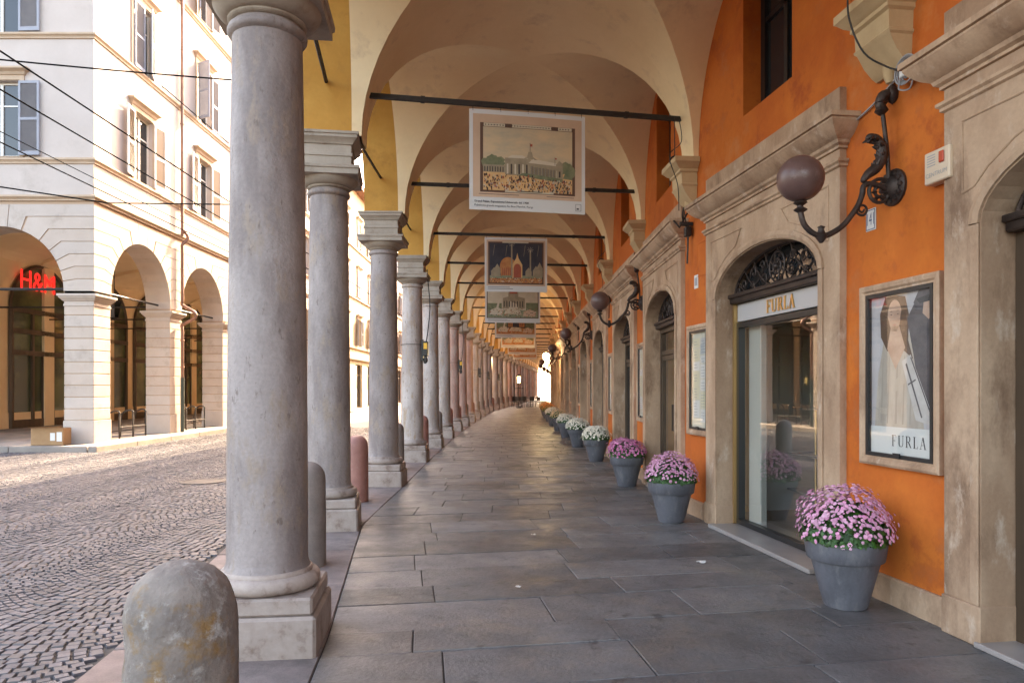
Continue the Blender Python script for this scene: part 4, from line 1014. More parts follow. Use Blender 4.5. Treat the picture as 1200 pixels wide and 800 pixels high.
# ------------------------------------------------------------------ display cases on the wall
def on_wall(o, i, s, z=0, out=0):
    a, d, hd, L = wall_frame(i); n = Vector((-d.y, d.x)); p = a+d*s+n*out
    o.location = (p.x, p.y, z); o.rotation_euler = (0, 0, hd); return o
def case_parts(r, w, h, kind):
    fr = MB()
    pr = [(.0, .0), (.0, .045), (.018, .055), (.04, .05), (.055, .036), (.068, .036), (.068, .0)]
    rings = []
    for o, y in pr: rings.append([(-w/2+o, y, o), (w/2-o, y, o), (w/2-o, y, h-o), (-w/2+o, y, h-o)])
    fr.rings(rings, cap=False); fr.build('stone_frame', 'portal', r, smooth=20)
    inn = MB(); frame_rect(inn, -w/2+.07, w/2-.07, .07, h-.07, .028, .004, .04); inn.box(-.04, .03, .04, .052, .075, .11); inn.build('black_frame', 'blackfr', r)
    x0, x1, z0, z1 = -w/2+.098, w/2-.098, .098, h-.098
    MB().quad((x0, .03, z0), (x1, .03, z0), (x1, .03, z1), (x0, .03, z1)).build('case_pane', 'caseglass', r)
    W, H = x1-x0, z1-z0
    pm = MB(); lay = [0]
    def pt(a, b): lay[0] += 1; return None
    def P2(poly, m, l): pm.poly([(x1-a*W, .006+.0004*l, z0+b*H) for a, b in poly], m)    # a: 0 left .. 1 right as seen
    if kind == 'poster':
        P2([(0, 0), (1, 0), (1, 1), (0, 1)], 0, 0)
        P2([(.06, .17), (.12, .50), (.22, .72), (.34, .80), (.56, .80), (.74, .66), (.86, .17)], 1, 1)             # light coat
        Z_ = lambda q: [(.40+(a-.41)*1.55, min(.995, .845+(b-.87)*1.5)) for a, b in q]
        P2(Z_([(.26, .80), (.25, .90), (.31, .97), (.42, .99), (.52, .96), (.56, .88), (.55, .78), (.60, .70), (.50, .74), (.33, .74)]), 2, 2)  # hair
        P2(Z_([(.41+.075*cos(q)*(1 if sin(q) > 0 else .82), .885+.068*sin(q)) for q in [2*pi*k/20 for k in range(20)]]), 3, 3)
        P2(Z_([(.37, .84), (.46, .84), (.52, .75), (.42, .66), (.33, .75)]), 3, 3)
        for ex in (.375, .445): P2(Z_([(ex-.011, .891), (ex, .8945), (ex+.011, .891), (ex, .889)]), 2, 4); P2(Z_([(ex-.014, .903), (ex, .908), (ex+.014, .904), (ex, .9045)]), 2, 4)
        P2(Z_([(.385, .848), (.41, .853), (.435, .848), (.41, .843)]), 8, 4)
        for fx, w_ in ((.16, .012), (.27, .008), (.40, .016), (.52, .010), (.63, .014)): P2([(fx, .19), (fx+w_*2.2, .19), (fx+.04+w_, .60), (fx+.04, .62)], 9, 2)
        P2([(.30, .40), (.34, .36), (.60, .46), (.62, .52), (.56, .54)], 1, 4); P2([(.56, .53), (.62, .52), (.68, .555), (.64, .575)], 3, 5)
        P2([(.60, .84), (.72, .93), (1, .86), (1, .18), (.82, .30), (.70, .62)], 4, 4)                  # dark coat
        P2([(.70, .93), (.78, 1.0), (1, 1.0), (1, .88), (.86, .86)], 4, 5); P2([(.84, .86), (.86, .95), (.97, .96), (1.0, .86), (.93, .82)], 3, 6); P2([(.74, .95), (.98, .97), (1, .93), (.8, .92)], 5, 7)
        P2([(.52, .58), (.66, .62), (.98, .26), (.94, .20), (.74, .22)], 6, 8)                         # pale bag
        P2([(.58, .56), (.60, .57), (.84, .24), (.82, .235)], 4, 9); P2([(.655, .60), (.67, .605), (.955, .28), (.945, .27)], 4, 9); P2([(.62, .44), (.74, .47), (.74, .46), (.62, .43)], 4, 10)
        P2([(0, 0), (1, 0), (1, .17), (0, .17)], 7, 11)
        serif_into(pm, 'FURLA', .07*H, lambda a, b, d: (x1-.63*W-a, .0115+d*.2, z0+.085*H+b), 5, depth=.002, gap=.2)
        pm.build('poster', [mat('poster_ground', (.52, .49, .51), (.40, .375, .395), 3, rough=.6), mat('poster_light_coat', (.50, .44, .38), (.38, .32, .27), 9, rough=.6, stretch=(1, 1, .3)), mat('poster_hair', (.10, .055, .035), rough=.6), mat('poster_skin', (.56, .38, .29), (.42, .265, .195), 5, rough=.6),
                             mat('poster_dark_coat', (.05, .045, .055), (.10, .085, .095), 8, rough=.6), M['ink'], mat('poster_bag', (.60, .56, .54), (.46, .42, .40), 8, rough=.6), M['paper'], mat('poster_lips', (.48, .24, .18), rough=.6), mat('poster_fold', (.36, .31, .27), rough=.6)], r)
    else:
        k = kind
        P2([(0, 0), (1, 0), (1, 1), (0, 1)], 0, 0)
        rnd = random.Random(k)
        P2([(.06, .40), (.40, .40), (.40, .80), (.06, .80)], 1, 1)
        for c in range(2):
            zz = .94
            while zz > .1:
                hh = rnd.uniform(.08, .2); x_ = .08+.46*c
                P2([(x_, zz-hh+.015), (x_+.4, zz-hh+.015), (x_+.4, zz), (x_, zz)], rnd.choice((2, 2, 2, 3, 1)), 2)
                for q in range(int(hh*H/.035)-1): P2([(x_+.04, zz-.03-q*.035/H), (x_+.04+rnd.uniform(.15, .3), zz-.03-q*.035/H), (x_+.04+.2, zz-.036-q*.035/H), (x_+.04, zz-.036-q*.035/H)], 4, 3)
                zz -= hh
        pm.build('notice_sheets', [mat('notice_back', (.58, .55, .46), rough=.7) if 'notice_back' not in bpy.data.materials else bpy.data.materials['notice_back'],
                                   M['pet_cream'] if False else (bpy.data.materials.get('yellow_sheet') or mat('yellow_sheet', (.60, .56, .40), rough=.7)), M['paper'], bpy.data.materials.get('grey_sheet') or mat('grey_sheet', (.45, .46, .48), rough=.7), bpy.data.materials.get('grey_ink') or mat('grey_ink', (.32, .32, .33), rough=.7)], r)
o = root('display_case', 'stone framed fashion poster case with dark coat and pale bag, nearest on the wall', 'display case', group='display cases on the wall')
case_parts(o, .865, 1.37, 'poster'); a, d, hd, L = wall_frame(0); on_wall(o, 0, -.075, 1.015)
cp = root('display_case', 'stone framed notice case beside the second pink flower pot, papers pinned inside', 'display case', group='display cases on the wall')
case_parts(cp, .68, 1.37, 3); on_wall(cp, 0, 3.60, 1.015)
for t in range(2, 24):
    lab = f'narrow notice case on the wall, {nth(t)} display case counting from the fashion poster'
    c = dup(cp, label=lab); on_wall(c, t, -.05 if t > 2 else .0, 1.015)

# shop sign over the nearest door, plate, alarm box, wiring
r = root('shop_sign', 'pale sign board with gold lettering over the nearest glass door', 'sign'); a, d, hd, L = wall_frame(0); on_wall(r, 0, L/2, 0)
MB().box(-.995, .995, -.215, -.17, 2.355, 2.555, ch=.004).build('sign_board', 'signwhite', r)
mb = MB(); serif_into(mb, 'FURLA', .135, lambda a, b, d: (-a+.02, -.169+d, 2.455+b), 0, depth=.014, gap=.14); mb.build('lettering', 'gold', r)
r = root('number_plate', 'white enamel street number plate 141 below the nearest lamp', 'number plate'); on_wall(r, 0, .27, 2.905)
MB().box(-.06, .06, 0, .008, -.085, .085, ch=.003).build('plate', 'white', r)
mb = MB(); text_into(mb, '141', .135, lambda x, z: (-x, .0095, z), xs=.55)
frame_rect(mb, -.053, .053, -.077, .077, .006, .0085, .0095); mb.build('digits', 'blue', r)
r = root('number_plate', 'small white number plate above the notice case beside the second pink pot', 'number plate'); on_wall(r, 0, 3.72, 2.93)
MB().box(-.06, .06, 0, .008, -.085, .085, ch=.003).build('plate', 'white', r); mb = MB()
for q in (-.03, 0, .03): mb.box(q-.007, q+.007, .008, .0092, -.05, .05)
mb.build('digits', 'blue', r)
r = root('wall_hatch', 'small flush painted hatch in the orange wall right above the second notice case', 'hatch'); on_wall(r, 0, 3.55, 2.98)
frame_mb = MB(); frame_rect(frame_mb, -.15, .15, 0, .42, .012, 0, .008); frame_mb.box(-.135, .135, 0, .005, .014, .406); frame_mb.build('hatch_plate', 'orange', r)
r = root('alarm_box', 'beige alarm box with red lens on the wall left of the right-edge doorway', 'alarm box'); on_wall(r, 0, -.53, 2.97)
MB().box(-.115, .115, 0, .085, 0, .215, ch=.008).build('housing', 'boxbeige', r); MB().box(-.075, -.03, .085, .098, .115, .19, ch=.006).build('red_lens', 'redlens', r)
mb = MB()
for k in range(5): mb.box(.01, .085, .085, .0865, .115+.017*k, .121+.017*k)
text_into(mb, 'CENTRUM', .042, lambda x, z: (-x, .0865, .055+z)); mb.build('markings', 'grey_ink' if 'grey_ink' in M else bpy.data.materials['grey_ink'], r)
def wcable(lab, pts, rr=.007, name='cable', i=0):
    a, d, hd, L = wall_frame(i); n = Vector((-d.y, d.x))
    w = [Vector((a.x+d.x*x+n.x*y, a.y+d.y*x+n.y*y, z)) for x, y, z in pts]
    return tag(MB().tube(spline(w, 5), rr, 6).build(name, 'iron', smooth=60), lab, 'cable')
wcable('black cable hanging down past the nearest corbel to the coil above the lamp', [(.1, .33, 6.2), (.1, .33, 5.2), (.06, .34, 4.55), (.03, .34, 4.3), (-.02, .26, 4.05), (-.08, .12, 3.93), (-.17, .05, 3.86)])
r = root('cable_coil', 'small coil of cable and white socket on the wall beside the nearest lamp bracket', 'cable coil'); on_wall(r, 0, -.2, 3.86)
mb = MB()
for k in range(4):
    R = .085+.008*k
    mb.tube([(R*cos(2*pi*q/20), .03+.012*k, R*sin(2*pi*q/20)*.9) for q in range(21)], .0065, 5)
mb.tube(spline([(.08, .04, .02), (.2, .03, -.02), (.5, .02, -.10), (1.0, .02, -.18)], 5), .008, 5); mb.tube(spline([(.06, .06, -.05), (.03, .09, -.13), (-.04, .06, -.15), (-.05, .04, -.06)], 5), .006, 5); mb.build('coil', bpy.data.materials['grey_ink'], r, smooth=60)
MB().box(-.035, .035, .03, .09, -.05, .03, ch=.006).build('socket', 'white', r); MB().box(-.16, -.04, .0, .06, .03, .06, ch=.006).build('clamp', 'iron', r)
for t in (1, 3, 5):
    r = root('cable_bracket', f'dark bracket with tangled wires under the {nth(t)} corbel after the nearest lamp', 'bracket', group='cable brackets under the corbels'); on_wall(r, t, -.05, 3.68)
    mb = MB(); mb.box(-.03, .03, 0, .16, -.02, .02); mb.tube([(-.14, .1, .1), (.1, .14, -.02), (.16, .2, .08)], .012, 6); mb.tube([(0, .05, 0), (.02, .06, -.5)], .012, 6); mb.box(-.05, .05, .02, .1, -.16, -.04, ch=.008)
    for k in range(3): mb.tube(spline([(.03, .1, .0), (-.08-.03*k, .15, .08+.03*k), (-.02, .12, .2), (.06, .08, .12), (.03, .05, -.1-.08*k)], 5), .006, 5)
    mb.build('wire_bracket', 'iron', r, smooth=60)
    p1 = P(t, uc+uh*uz(ZR)-.02)
    mb = MB(); zz = ZR
    mb.tube(spline([(p1.x, p1.y-.05, zz), (p1.x+.0, p1.y-.05, 4.6), (p1.x, p1.y-.06, 4.52)], 4), .006, 5)
    mb.tube([(p1.x+.06*cos(2*pi*q/16), p1.y-.06, 4.46+.06*sin(2*pi*q/16)) for q in range(17)], .012, 6)
    mb.tube(spline([(p1.x+.05, p1.y-.05, ZR), (p1.x+.08, p1.y-.08, 4.7), (p1.x-.12, p1.y-.3, 4.45), (p1.x-.02, p1.y-.3, 4.1), (p1.x+.02, p1.y-.2, 3.8)], 5), .006, 5)
    tag(mb.build('hanging_cable', 'iron', smooth=60), f'looped black cable hanging from the right end of the {nth(t-1) if t > 1 else "nearest"} tie rod', 'cable')

# things in the nearest shop
a, d, hd, L = wall_frame(0)
for k, (s, out, h, lab) in enumerate(((.35, -.75, 1.35, 'slim brass display stand behind the glass door, nearer the left curtain'), (-.45, -1.0, 1.5, 'taller brass display stand with small card behind the glass door'))):
    r = root('display_stand', lab, 'display stand', group='display stands in the shop'); on_wall(r, 0, L/2+s, .02, out)
    mb = MB(); mb.lathe([(.0, 0), (.14, 0), (.14, .015), (.012, .02), (.012, h)], 12); mb.build('pole', 'brass', r); MB().box(-.28, .28, -.12, .12, h, h+.02).box(-.34, .34, -.14, .14, .45, .47).box(-.34, .34, -.14, .14, .85, .87).build('shelf', 'steel', r)
    if k: MB().box(-.1, .06, 0, .006, h+.02, h+.2).build('card', 'paper', r)
for k, (s, z, out, lab) in enumerate(((-.62, .49, -1.0, 'larger orange-red handbag on the lower shelf behind the door glass'), (-.55, .89, -1.0, 'small red handbag on the upper shelf behind the door glass'))):
    r = root('handbag', lab, 'handbag', group='handbags in the shop'); on_wall(r, 0, L/2+s, z, out); q = 1-.25*k
    mb = MB(); mb.rings([[(-.17*q, -.06*q, 0), (.17*q, -.06*q, 0), (.17*q, .06*q, 0), (-.17*q, .06*q, 0)], [(-.16*q, -.05*q, .16*q), (.16*q, -.05*q, .16*q), (.16*q, .05*q, .16*q), (-.16*q, .05*q, .16*q)], [(-.11*q, -.015, .25*q), (.11*q, -.015, .25*q), (.11*q, .015, .25*q), (-.11*q, .015, .25*q)]]); mb.build('bag_body', 'redbag', r)
    MB().tube([(.09*q*cos(pi*j/10), 0, .24*q+.13*q*sin(pi*j/10)) for j in range(11)], .01, 6).build('strap', 'redbag', r)
r = MB(); r.box(.66, .94, -.36, -.28, .047, 2.5, ch=.01); o = r.build('curtain_panel', 'shopwall'); on_wall(o, 0, L/2, 0); tag(o, 'pale vertical panel just inside the left edge of the glass door', 'panel')

# ------------------------------------------------------------------ pots of chrysanthemums
def pot_mesh():
    return MB().lathe([(.0, 0), (.142, 0), (.150, .006), (.154, .02), (.238, .345), (.239, .35), (.262, .35), (.267, .356), (.285, .476), (.281, .487), (.27, .488), (.262, .482), (.255, .44), (.0, .43)], 44)
def leaf_ball(n, rx, hz, rnd):
    mb = MB()
    for k in range(n):
        a = rnd.uniform(0, 2*pi); e = math.asin(rnd.uniform(-.12, 1)); rr = rnd.uniform(.72, .97)-(.12 if e > .35 else 0)
        c = Vector((rx*rr*cos(e)*cos(a), rx*rr*cos(e)*sin(a), .50+hz*rr*sin(e)*(1 if e > 0 else .25)))
        nrm = Vector((cos(e)*cos(a), cos(e)*sin(a), sin(e)+.3)).normalized(); t = Vector((rnd.uniform(-1, 1), rnd.uniform(-1, 1), rnd.uniform(-1, 1))); t = (t-nrm*t.dot(nrm)*.7).normalized(); b = nrm.cross(t).normalized()
        L, W = rnd.uniform(.03, .055), rnd.uniform(.012, .022)
        mb.add([c-t*L*.5, c-b*W*.6-t*L*.1, c+b*W*.6-t*L*.1, c-b*W+t*L*.2, c+b*W+t*L*.2, c+t*L*.6-nrm*.008], [(0, 2, 1), (1, 2, 4, 3), (3, 4, 5)])
    return mb
def bloom_ball(n, rx, hz, rnd, lump, size):
    mb = MB(); golden = pi*(3-sqrt(5)); bumps = [(rnd.uniform(0, 6.28), rnd.uniform(.1, 1.4), rnd.uniform(-.09, .08)) for _ in range(22)]
    for k in range(n):
        zf = 1-(k+.5)/n*1.06; a = k*golden+rnd.uniform(-.25, .25); zf += rnd.uniform(-.05, .05); zf = max(-.04, min(1, zf))
        if zf < .42 and rnd.random() < .85-zf*1.9: continue
        ce = sqrt(max(0, 1-zf*zf)); f = 1+rnd.uniform(-.07, .05)+(.10 if rnd.random() < .03 else 0)
        for ba, be, bh in bumps:
            dd = (cos(be)*cos(ba)-ce*cos(a))**2+(cos(be)*sin(ba)-ce*sin(a))**2+(sin(be)-zf)**2
            f += bh*math.exp(-dd*9)
        c = Vector((rx*f*ce*cos(a), rx*f*ce*sin(a), .50+hz*f*zf)); nr = Vector((ce*cos(a)/rx, ce*sin(a)/rx, zf/hz)).normalized()
        nr = (nr+Vector((rnd.uniform(-.35, .35), rnd.uniform(-.35, .35), rnd.uniform(-.1, .5)))).normalized()
        t = nr.orthogonal().normalized(); b = nr.cross(t); S = size*rnd.uniform(.45, 1.2); ph = rnd.uniform(0, 6)
        npet = 9; vs = [c+nr*S*.22]; 
        for ring, (rad, lift) in enumerate(((.42, .30), (1.0, rnd.uniform(-.05, .35)))):
            for j in range(npet*2):
                q = ph+pi*j/npet; rr = S*rad*(1 if (j % 2 == 0 or ring == 0) else .68)*rnd.uniform(.9, 1.1)
                vs.append(c+(t*cos(q)+b*sin(q))*rr+nr*S*lift*(.9 if j % 2 else 1))
        n2 = npet*2
        fs = [(0, 1+j, 1+(j+1) % n2) for j in range(n2)]+[(1+j, 1+n2+j, 1+n2+(j+1) % n2, 1+(j+1) % n2) for j in range(n2)]
        mb.add(vs, fs)
    return mb
KM = {}
def pot(k, loc, fm, rx, hz, n, lab, seed, size=.0172):
    r = root('potted_chrysanthemum', lab, 'potted flowers', (loc[0], loc[1], 0), random.uniform(0, 6), 'pots of chrysanthemums along the wall')
    if 'pot' not in KM:
        KM['pot'] = pot_mesh().build('pot', 'pot', r, smooth=35)
    else: c = KM['pot'].copy(); COL.objects.link(c); c.parent = r
    key = (fm, seed)
    if key not in KM:
        rnd = random.Random(seed)
        KM[key] = (leaf_ball(2200, rx, hz*.93, rnd).build('foliage', 'leaf', r), bloom_ball(n, rx, hz, rnd, .1, size).build('blossoms', fm, r))
    else:
        for s in KM[key]: c = s.copy(); COL.objects.link(c); c.parent = r
pots = [(2.455, 5.28, 'pet_pink', .322, .365, 1500, 'grey pot of lilac-pink chrysanthemums below the fashion poster case', 1), (1.91, 8.60, 'pet_pink', .312, .325, 1300, 'grey pot of lilac-pink flowers beside the nearest glass doorway, left of it', 2),
        (1.88, 11.75, 'pet_rose', .312, .29, 1200, 'grey pot of darker rose-pink flowers, third along the wall', 3), (1.84, 15.7, 'pet_white', .325, .29, 1000, 'first pot of white flowers, just behind the rose-pink one', 4), (1.79, 19.5, 'pet_white', .325, .29, 1000, 'second pot of white flowers, fifth pot along the wall', 5),
        (1.75, 23.2, 'pet_white', .315, .30, 1200, 'third pot of white flowers, sixth pot along the wall', 4), (1.74, 26.9, 'pet_cream', .325, .32, 600, 'pot of cream flowers between white ones, seventh along the wall', 6), (1.74, 30.6, 'pet_white', .35, .32, 1000, 'eighth pot along the wall, white flowers beyond the cream one', 5),
        (1.78, 34.3, 'pet_orange', .36, .38, 600, 'first pot of orange flowers far along the wall', 7), (1.82, 37.9, 'pet_orange', .36, .38, 600, 'second pot of orange flowers, far along the wall', 7), (1.9, 41.6, 'pet_cream', .325, .36, 600, 'farthest pot of yellowish flowers along the wall', 6)]
for k, p in enumerate(pots): pot(k, (p[0], p[1]), *p[2:], **({} if k < 2 else {'size': .0205 if k == 2 else .0245}))
# fallen petals and paper scraps on the floor
for k, (x, y, lab) in enumerate(((822, 660, 'crumpled white paper scrap on the slabs in front of the nearest doorway'), (524, 562, 'white paper scrap on the slabs near the third column'), (607, 688, 'tiny white scrap in the middle of the walkway'), (625, 627, 'small white scrap in mid walkway, beyond the tiny one'))):
    Z = CZ*FPX/(y-HY); X = (x-CXP)*Z/FPX; s = .035 if k < 2 else .018
    mb = MB(); vs = [(X+s*(i-1.5)*.8+random.uniform(-.008, .008), Z+s*(j-1)*.9+random.uniform(-.008, .008), .006+random.uniform(0, s*.7)) for i in range(4) for j in range(3)]
    mb.add(vs, [(i*3+j, i*3+j+1, (i+1)*3+j+1, (i+1)*3+j) for i in range(3) for j in range(2)])
    tag(mb.build('paper_scrap', 'paper'), lab, 'litter')

# ------------------------------------------------------------------ banners hung from the tie rods
def cmat(n, c, c2=None, s=6, **k): return bpy.data.materials.get(n) or mat(n, c, c2, s, rough=.65, **k)
def banner(t, x0, x1, ztop, zbot, style, lab):
    p0, p1 = P(t, uc-uh*uz(ZR)), P(t, uc+uh*uz(ZR)); d = (p1-p0).normalized(); n = Vector((d.y, -d.x))
    def at(x):  # point of the rod line whose pixel ray x
        r = (x-CXP)/FPX; q = (r*p0.y-p0.x)/((p1.x-p0.x)-r*(p1.y-p0.y)); return p0.lerp(p1, q)
    A, B = at(x0), at(x1); W = (B-A).length; c = (A+B)/2; H = ztop-zbot
    r = root('hanging_banner', lab, 'banner', (c.x, c.y, zbot), atan2(d.y, d.x), 'banners hung from the tie rods')
    sh = MB(); N = 8
    bow = lambda a: .012*sin(pi*a)
    for k in range(N):
        a0, a1 = k/N, (k+1)/N
        for y in (0, .004): sh.quad((-W/2+W*a0, y-bow(a0), 0), (-W/2+W*a1, y-bow(a1), 0), (-W/2+W*a1, y-bow(a1), H), (-W/2+W*a0, y-bow(a0), H))
    sh.build('sheet', 'paper', r)
    wr = MB()
    for k in range(5):
        xx = -W/2+W*(.03+.94*k/4); wr.tube([(xx, .002-bow(k/4*.94+.03), H-.02), (xx, .002, ZR-zbot+.03)], .004, 5)
    wr.build('hanging_wires', 'iron', r)
    pm = MB(); rnd = random.Random(t)
    def Q(poly, m, l): pm.poly([(-W/2+a*W, -.001-.0009*l-bow(a), b*H) for a, b in poly], m)
    def Rr(a0, b0, a1, b1, m, l):
        k = max(1, int((a1-a0)*N+.5))
        for j in range(k): u0, u1 = lerp(a0, a1, j/k), lerp(a0, a1, (j+1)/k); Q([(u0, b0), (u1, b0), (u1, b1), (u0, b1)], m, l)
    mats = [cmat('print_beige', (.60, .42, .29), (.53, .365, .25), 3), cmat('print_brown', (.11, .055, .035)), cmat('print_sky', (.62, .46, .28), (.44, .375, .265), 3.5, stretch=(1, 1, 2.2)), cmat('print_tree', (.13, .15, .08), (.22, .22, .12), 14),
            cmat('print_building', (.36, .29, .19), (.26, .21, .14), 9), cmat('print_dark', (.055, .04, .035)), cmat('print_sand', (.70, .43, .19), (.62, .37, .16), 8), cmat('print_light', (.58, .50, .38)), cmat('print_night', (.028, .028, .042), (.05, .046, .06), 6),
            cmat('print_orange', (.42, .15, .05), (.52, .24, .08), 10), cmat('print_green', (.20, .22, .13), (.28, .29, .18), 8), cmat('print_cream', (.60, .52, .38), (.52, .45, .33), 6), M['ink'], cmat('print_red', (.42, .10, .05), (.30, .08, .05), 8)]
    if style == 'palace':
        Rr(.03, .13, .97, .955, 0, 1); Rr(.09, .18, .91, .87, 1, 2); Rr(.115, .20, .885, .83, 2, 3)
        Rr(.12, .835, .30, .868, 11, 3); Rr(.36, .835, .70, .868, 11, 3); Rr(.76, .835, .88, .868, 11, 3)
        for k in range(30): rnd_x = .13+.74*k/30; Rr(rnd_x, .846, rnd_x+.012, .856, 5, 4)
        Rr(.30, .185, .72, .215, 11, 4); Rr(.40, .195, .62, .203, 5, 5)
        Rr(.115, .20, .885, .40, 6, 4)
        for cx, cy, rr in ((.15, .47, .05), (.20, .5, .05), (.26, .49, .04), (.84, .46, .05), (.80, .44, .04), (.87, .42, .05)): Q([(cx+rr*(1+.25*rnd.uniform(-1, 1))*cos(2*pi*k/14), cy+rr*1.2*(1+.2*rnd.uniform(-1, 1))*sin(2*pi*k/14)) for k in range(14)], 3, 4)
        Rr(.115, .38, .34, .455, 4, 5); Rr(.30, .36, .52, .53, 4, 6); Q([(.50, .36), (.80, .33), (.80, .47), (.50, .49)], 4, 6)
        Q([(.50, .49), (.54, .53), (.76, .50), (.80, .47)], 7, 7); Q([(.32, .53), (.36, .56), (.45, .56), (.50, .53)], 7, 7)
        Q([(.46, .53), (.49, .55), (.5, .60), (.53, .60), (.54, .55), (.58, .52)], 4, 7); Rr(.513, .6, .517, .69, 5, 8); Rr(.517, .655, .535, .68, 13, 8); Rr(.73, .48, .733, .56, 5, 8); Rr(.733, .54, .747, .555, 13, 8)
        for k in range(10): Rr(.522+.024*k, .365-.002*k, .536+.024*k, .455-.003*k, 5, 8); Rr(.527+.024*k, .365-.002*k, .530+.024*k, .455-.003*k, 7, 9)
        for k in range(6): Rr(.315+.033*k, .37, .328+.033*k, .47, 5 if k % 2 else 7, 8)
        for k in range(8): Rr(.125+.022*k, .385, .133+.022*k, .435, 5, 8)
        Q([(.74, .33), (.80, .33), (.80, .50), (.77, .53), (.74, .49)], 4, 9); Rr(.765, .36, .78, .42, 5, 10)
        Q([(.42, .36), (.48, .35), (.60, .33), (.80, .31), (.80, .345), (.6, .37), (.45, .385)], 3, 10)
        Q([(.80, .35), (.885, .34), (.885, .46), (.85, .45), (.82, .40)], 3, 10)
        for k in range(330):
            a = rnd.uniform(.12, .88); b = rnd.uniform(.205, .36-.03*(a > .55)); s = rnd.uniform(.004, .009)
            Q([(a-s*.6, b-s*1.6), (a+s*.6, b-s*1.6), (a+s*.7, b+s*.6), (a, b+s*1.5), (a-s*.7, b+s*.6)], rnd.choice((5, 5, 1, 13, 7)), 11)
        Rr(.08, .158, .42, .163, 5, 2); Rr(.66, .158, .9, .163, 5, 2)
        text_into(pm, 'Grand Palais, Esposizione Universale del 1900', .036*W/1.44, lambda x, z: (-W/2+.04*W+x, -.006-bow(.2), .085*H+z), 'LEFT', 12); text_into(pm, 'Grand Palais, Esposizione Universale del 1900', .036*W/1.44, lambda x, z: (-W/2+.0415*W+x, -.0063-bow(.2), .0852*H+z), 'LEFT', 12)
        text_into(pm, 'Pubblicità grandi magazzini Au Bon Marché, Parigi', .036*W/1.44, lambda x, z: (-W/2+.04*W+x, -.006-bow(.2), .045*H+z), 'LEFT', 12)
        for a0, b0, a1, b1 in ((.915, .03, .918, .10), (.962, .03, .965, .10), (.915, .03, .965, .033), (.915, .097, .965, .10), (.925, .045, .945, .06)): Rr(a0, b0, a1, b1, 12, 2)
    elif style == 'night':
        Rr(.03, .11, .97, .955, 0, 1); Rr(.055, .14, .945, .92, 1, 2); Rr(.08, .165, .92, .895, 8, 3); Rr(.28, .90, .7, .925, 11, 4)
        Rr(.08, .165, .92, .27, 9, 4); Rr(.08, .245, .92, .30, 10, 5)
        Q([(.26, .28)]+[(.37+.13*cos(pi*k/10), .46+.18*sin(pi*k/10)) for k in range(10, -1, -1)]+[(.50, .28)], 9, 5)
        for cx, hh in ((.2, .14), (.15, .1), (.82, .12), (.88, .16), (.70, .1)): Q([(cx-.05, .28), (cx-.05, .28+hh), (cx, .28+hh*1.7), (cx+.05, .28+hh), (cx+.05, .28)], 4, 6)
        Q([(.44, .26), (.44, .50), (.50, .62), (.52, .72), (.54, .62), (.60, .50), (.60, .26)], 6, 7); Q([(.46, .26)]+[(.52+.06*cos(pi*k/10), .42+.10*sin(pi*k/10)) for k in range(10, -1, -1)]+[(.58, .26)], 13, 8)
        for k in range(7): Rr(.28+.03*k, .30, .294+.03*k, .44, 13, 7)
        for cx, z1 in ((.43, .88), (.73, .78)):
            Rr(cx-.012, .27, cx+.012, z1, 4, 8)
            for k in range(8): a = pi*k/4; Q([(cx, z1), (cx+.05*cos(a), z1+.05*sin(a)), (cx+.05*cos(a+.12), z1+.05*sin(a+.12))], 7, 9)
        for cx in (.13, .62, .33, .84): Q([(cx, .66), (cx+.004, .66), (cx+.03, .86), (cx+.024, .86)], 4, 5)
        for k in range(260): a, b = rnd.uniform(.085, .915), rnd.uniform(.17, .26); s = rnd.uniform(.004, .008); Q([(a-s, b-s), (a+s, b-s), (a+s, b+s), (a-s, b+s)], rnd.choice((5, 6, 9, 7, 13)), 9)
        for k in range(2): Rr(.05, .05+.03*k, .45-.05*k, .058+.03*k, 12, 2)
    else:
        g = 10 if style == 'garden' else 9
        Rr(.03, .12, .97, .96, 1 if style == 'garden' else 0, 1); Rr(.045, .14, .955, .945, 11 if style == 'garden' else 8 if t % 4 == 3 else 11, 2)
        Rr(.045, .14, .955, .34, g, 3); Rr(.045, .3, .30, .52, 3, 3); Rr(.74, .3, .955, .54, 3, 3)
        Q([(.32, .38), (.32, .66), (.42, .70), (.42, .84), (.50, .93), (.60, .84), (.60, .70), (.72, .66), (.72, .38)], 4 if style == 'garden' else 9, 4)
        for k in range(8): Rr(.335+.048*k, .42, .352+.048*k, .58, 5, 5)
        Q([(.44, .78)]+[(.51+.07*cos(pi*k/8), .82+.08*sin(pi*k/8)) for k in range(8, -1, -1)]+[(.58, .78)], 13, 5)
        Q([(.08, .22), (.30, .2), (.34, .34), (.24, .40), (.27, .6), (.24, .62), (.2, .4), (.1, .34)], 7, 5); Q([(.68, .18), (.9, .17), (.93, .30), (.80, .36), (.70, .30)], 0, 6); Q([(.34, .24), (.66, .22), (.62, .36), (.40, .38)], 11, 6)
        for k in range(160): a, b = rnd.uniform(.06, .94), rnd.uniform(.15, .40); s = rnd.uniform(.004, .012); Q([(a-s, b-s), (a+s, b-s), (a+s*.5, b+s), (a-s*.5, b+s)], rnd.choice((5, 9, 3, 7, 13)), 7)
        if style == 'garden':
            for k in range(7): Rr(.10+.035*k, .86, .125+.035*k, .90, 13, 5)
        for k in range(2): Rr(.05, .05+.03*k, .45-.05*k, .058+.03*k, 12, 2)
    pm.build('print', mats, r)
banner(1, 550, 685.5, 4.955, 3.745, 'palace', 'nearest hanging banner, beige old print of a palace with a crowd and caption')
banner(3, 568, 641, 4.96, 3.75, 'night', 'second banner, dark night view of a lit orange exhibition gate')
banner(5, 568.5, 633, 4.96, 3.74, 'garden', 'third banner, domed brown palace among green trees and fountains')
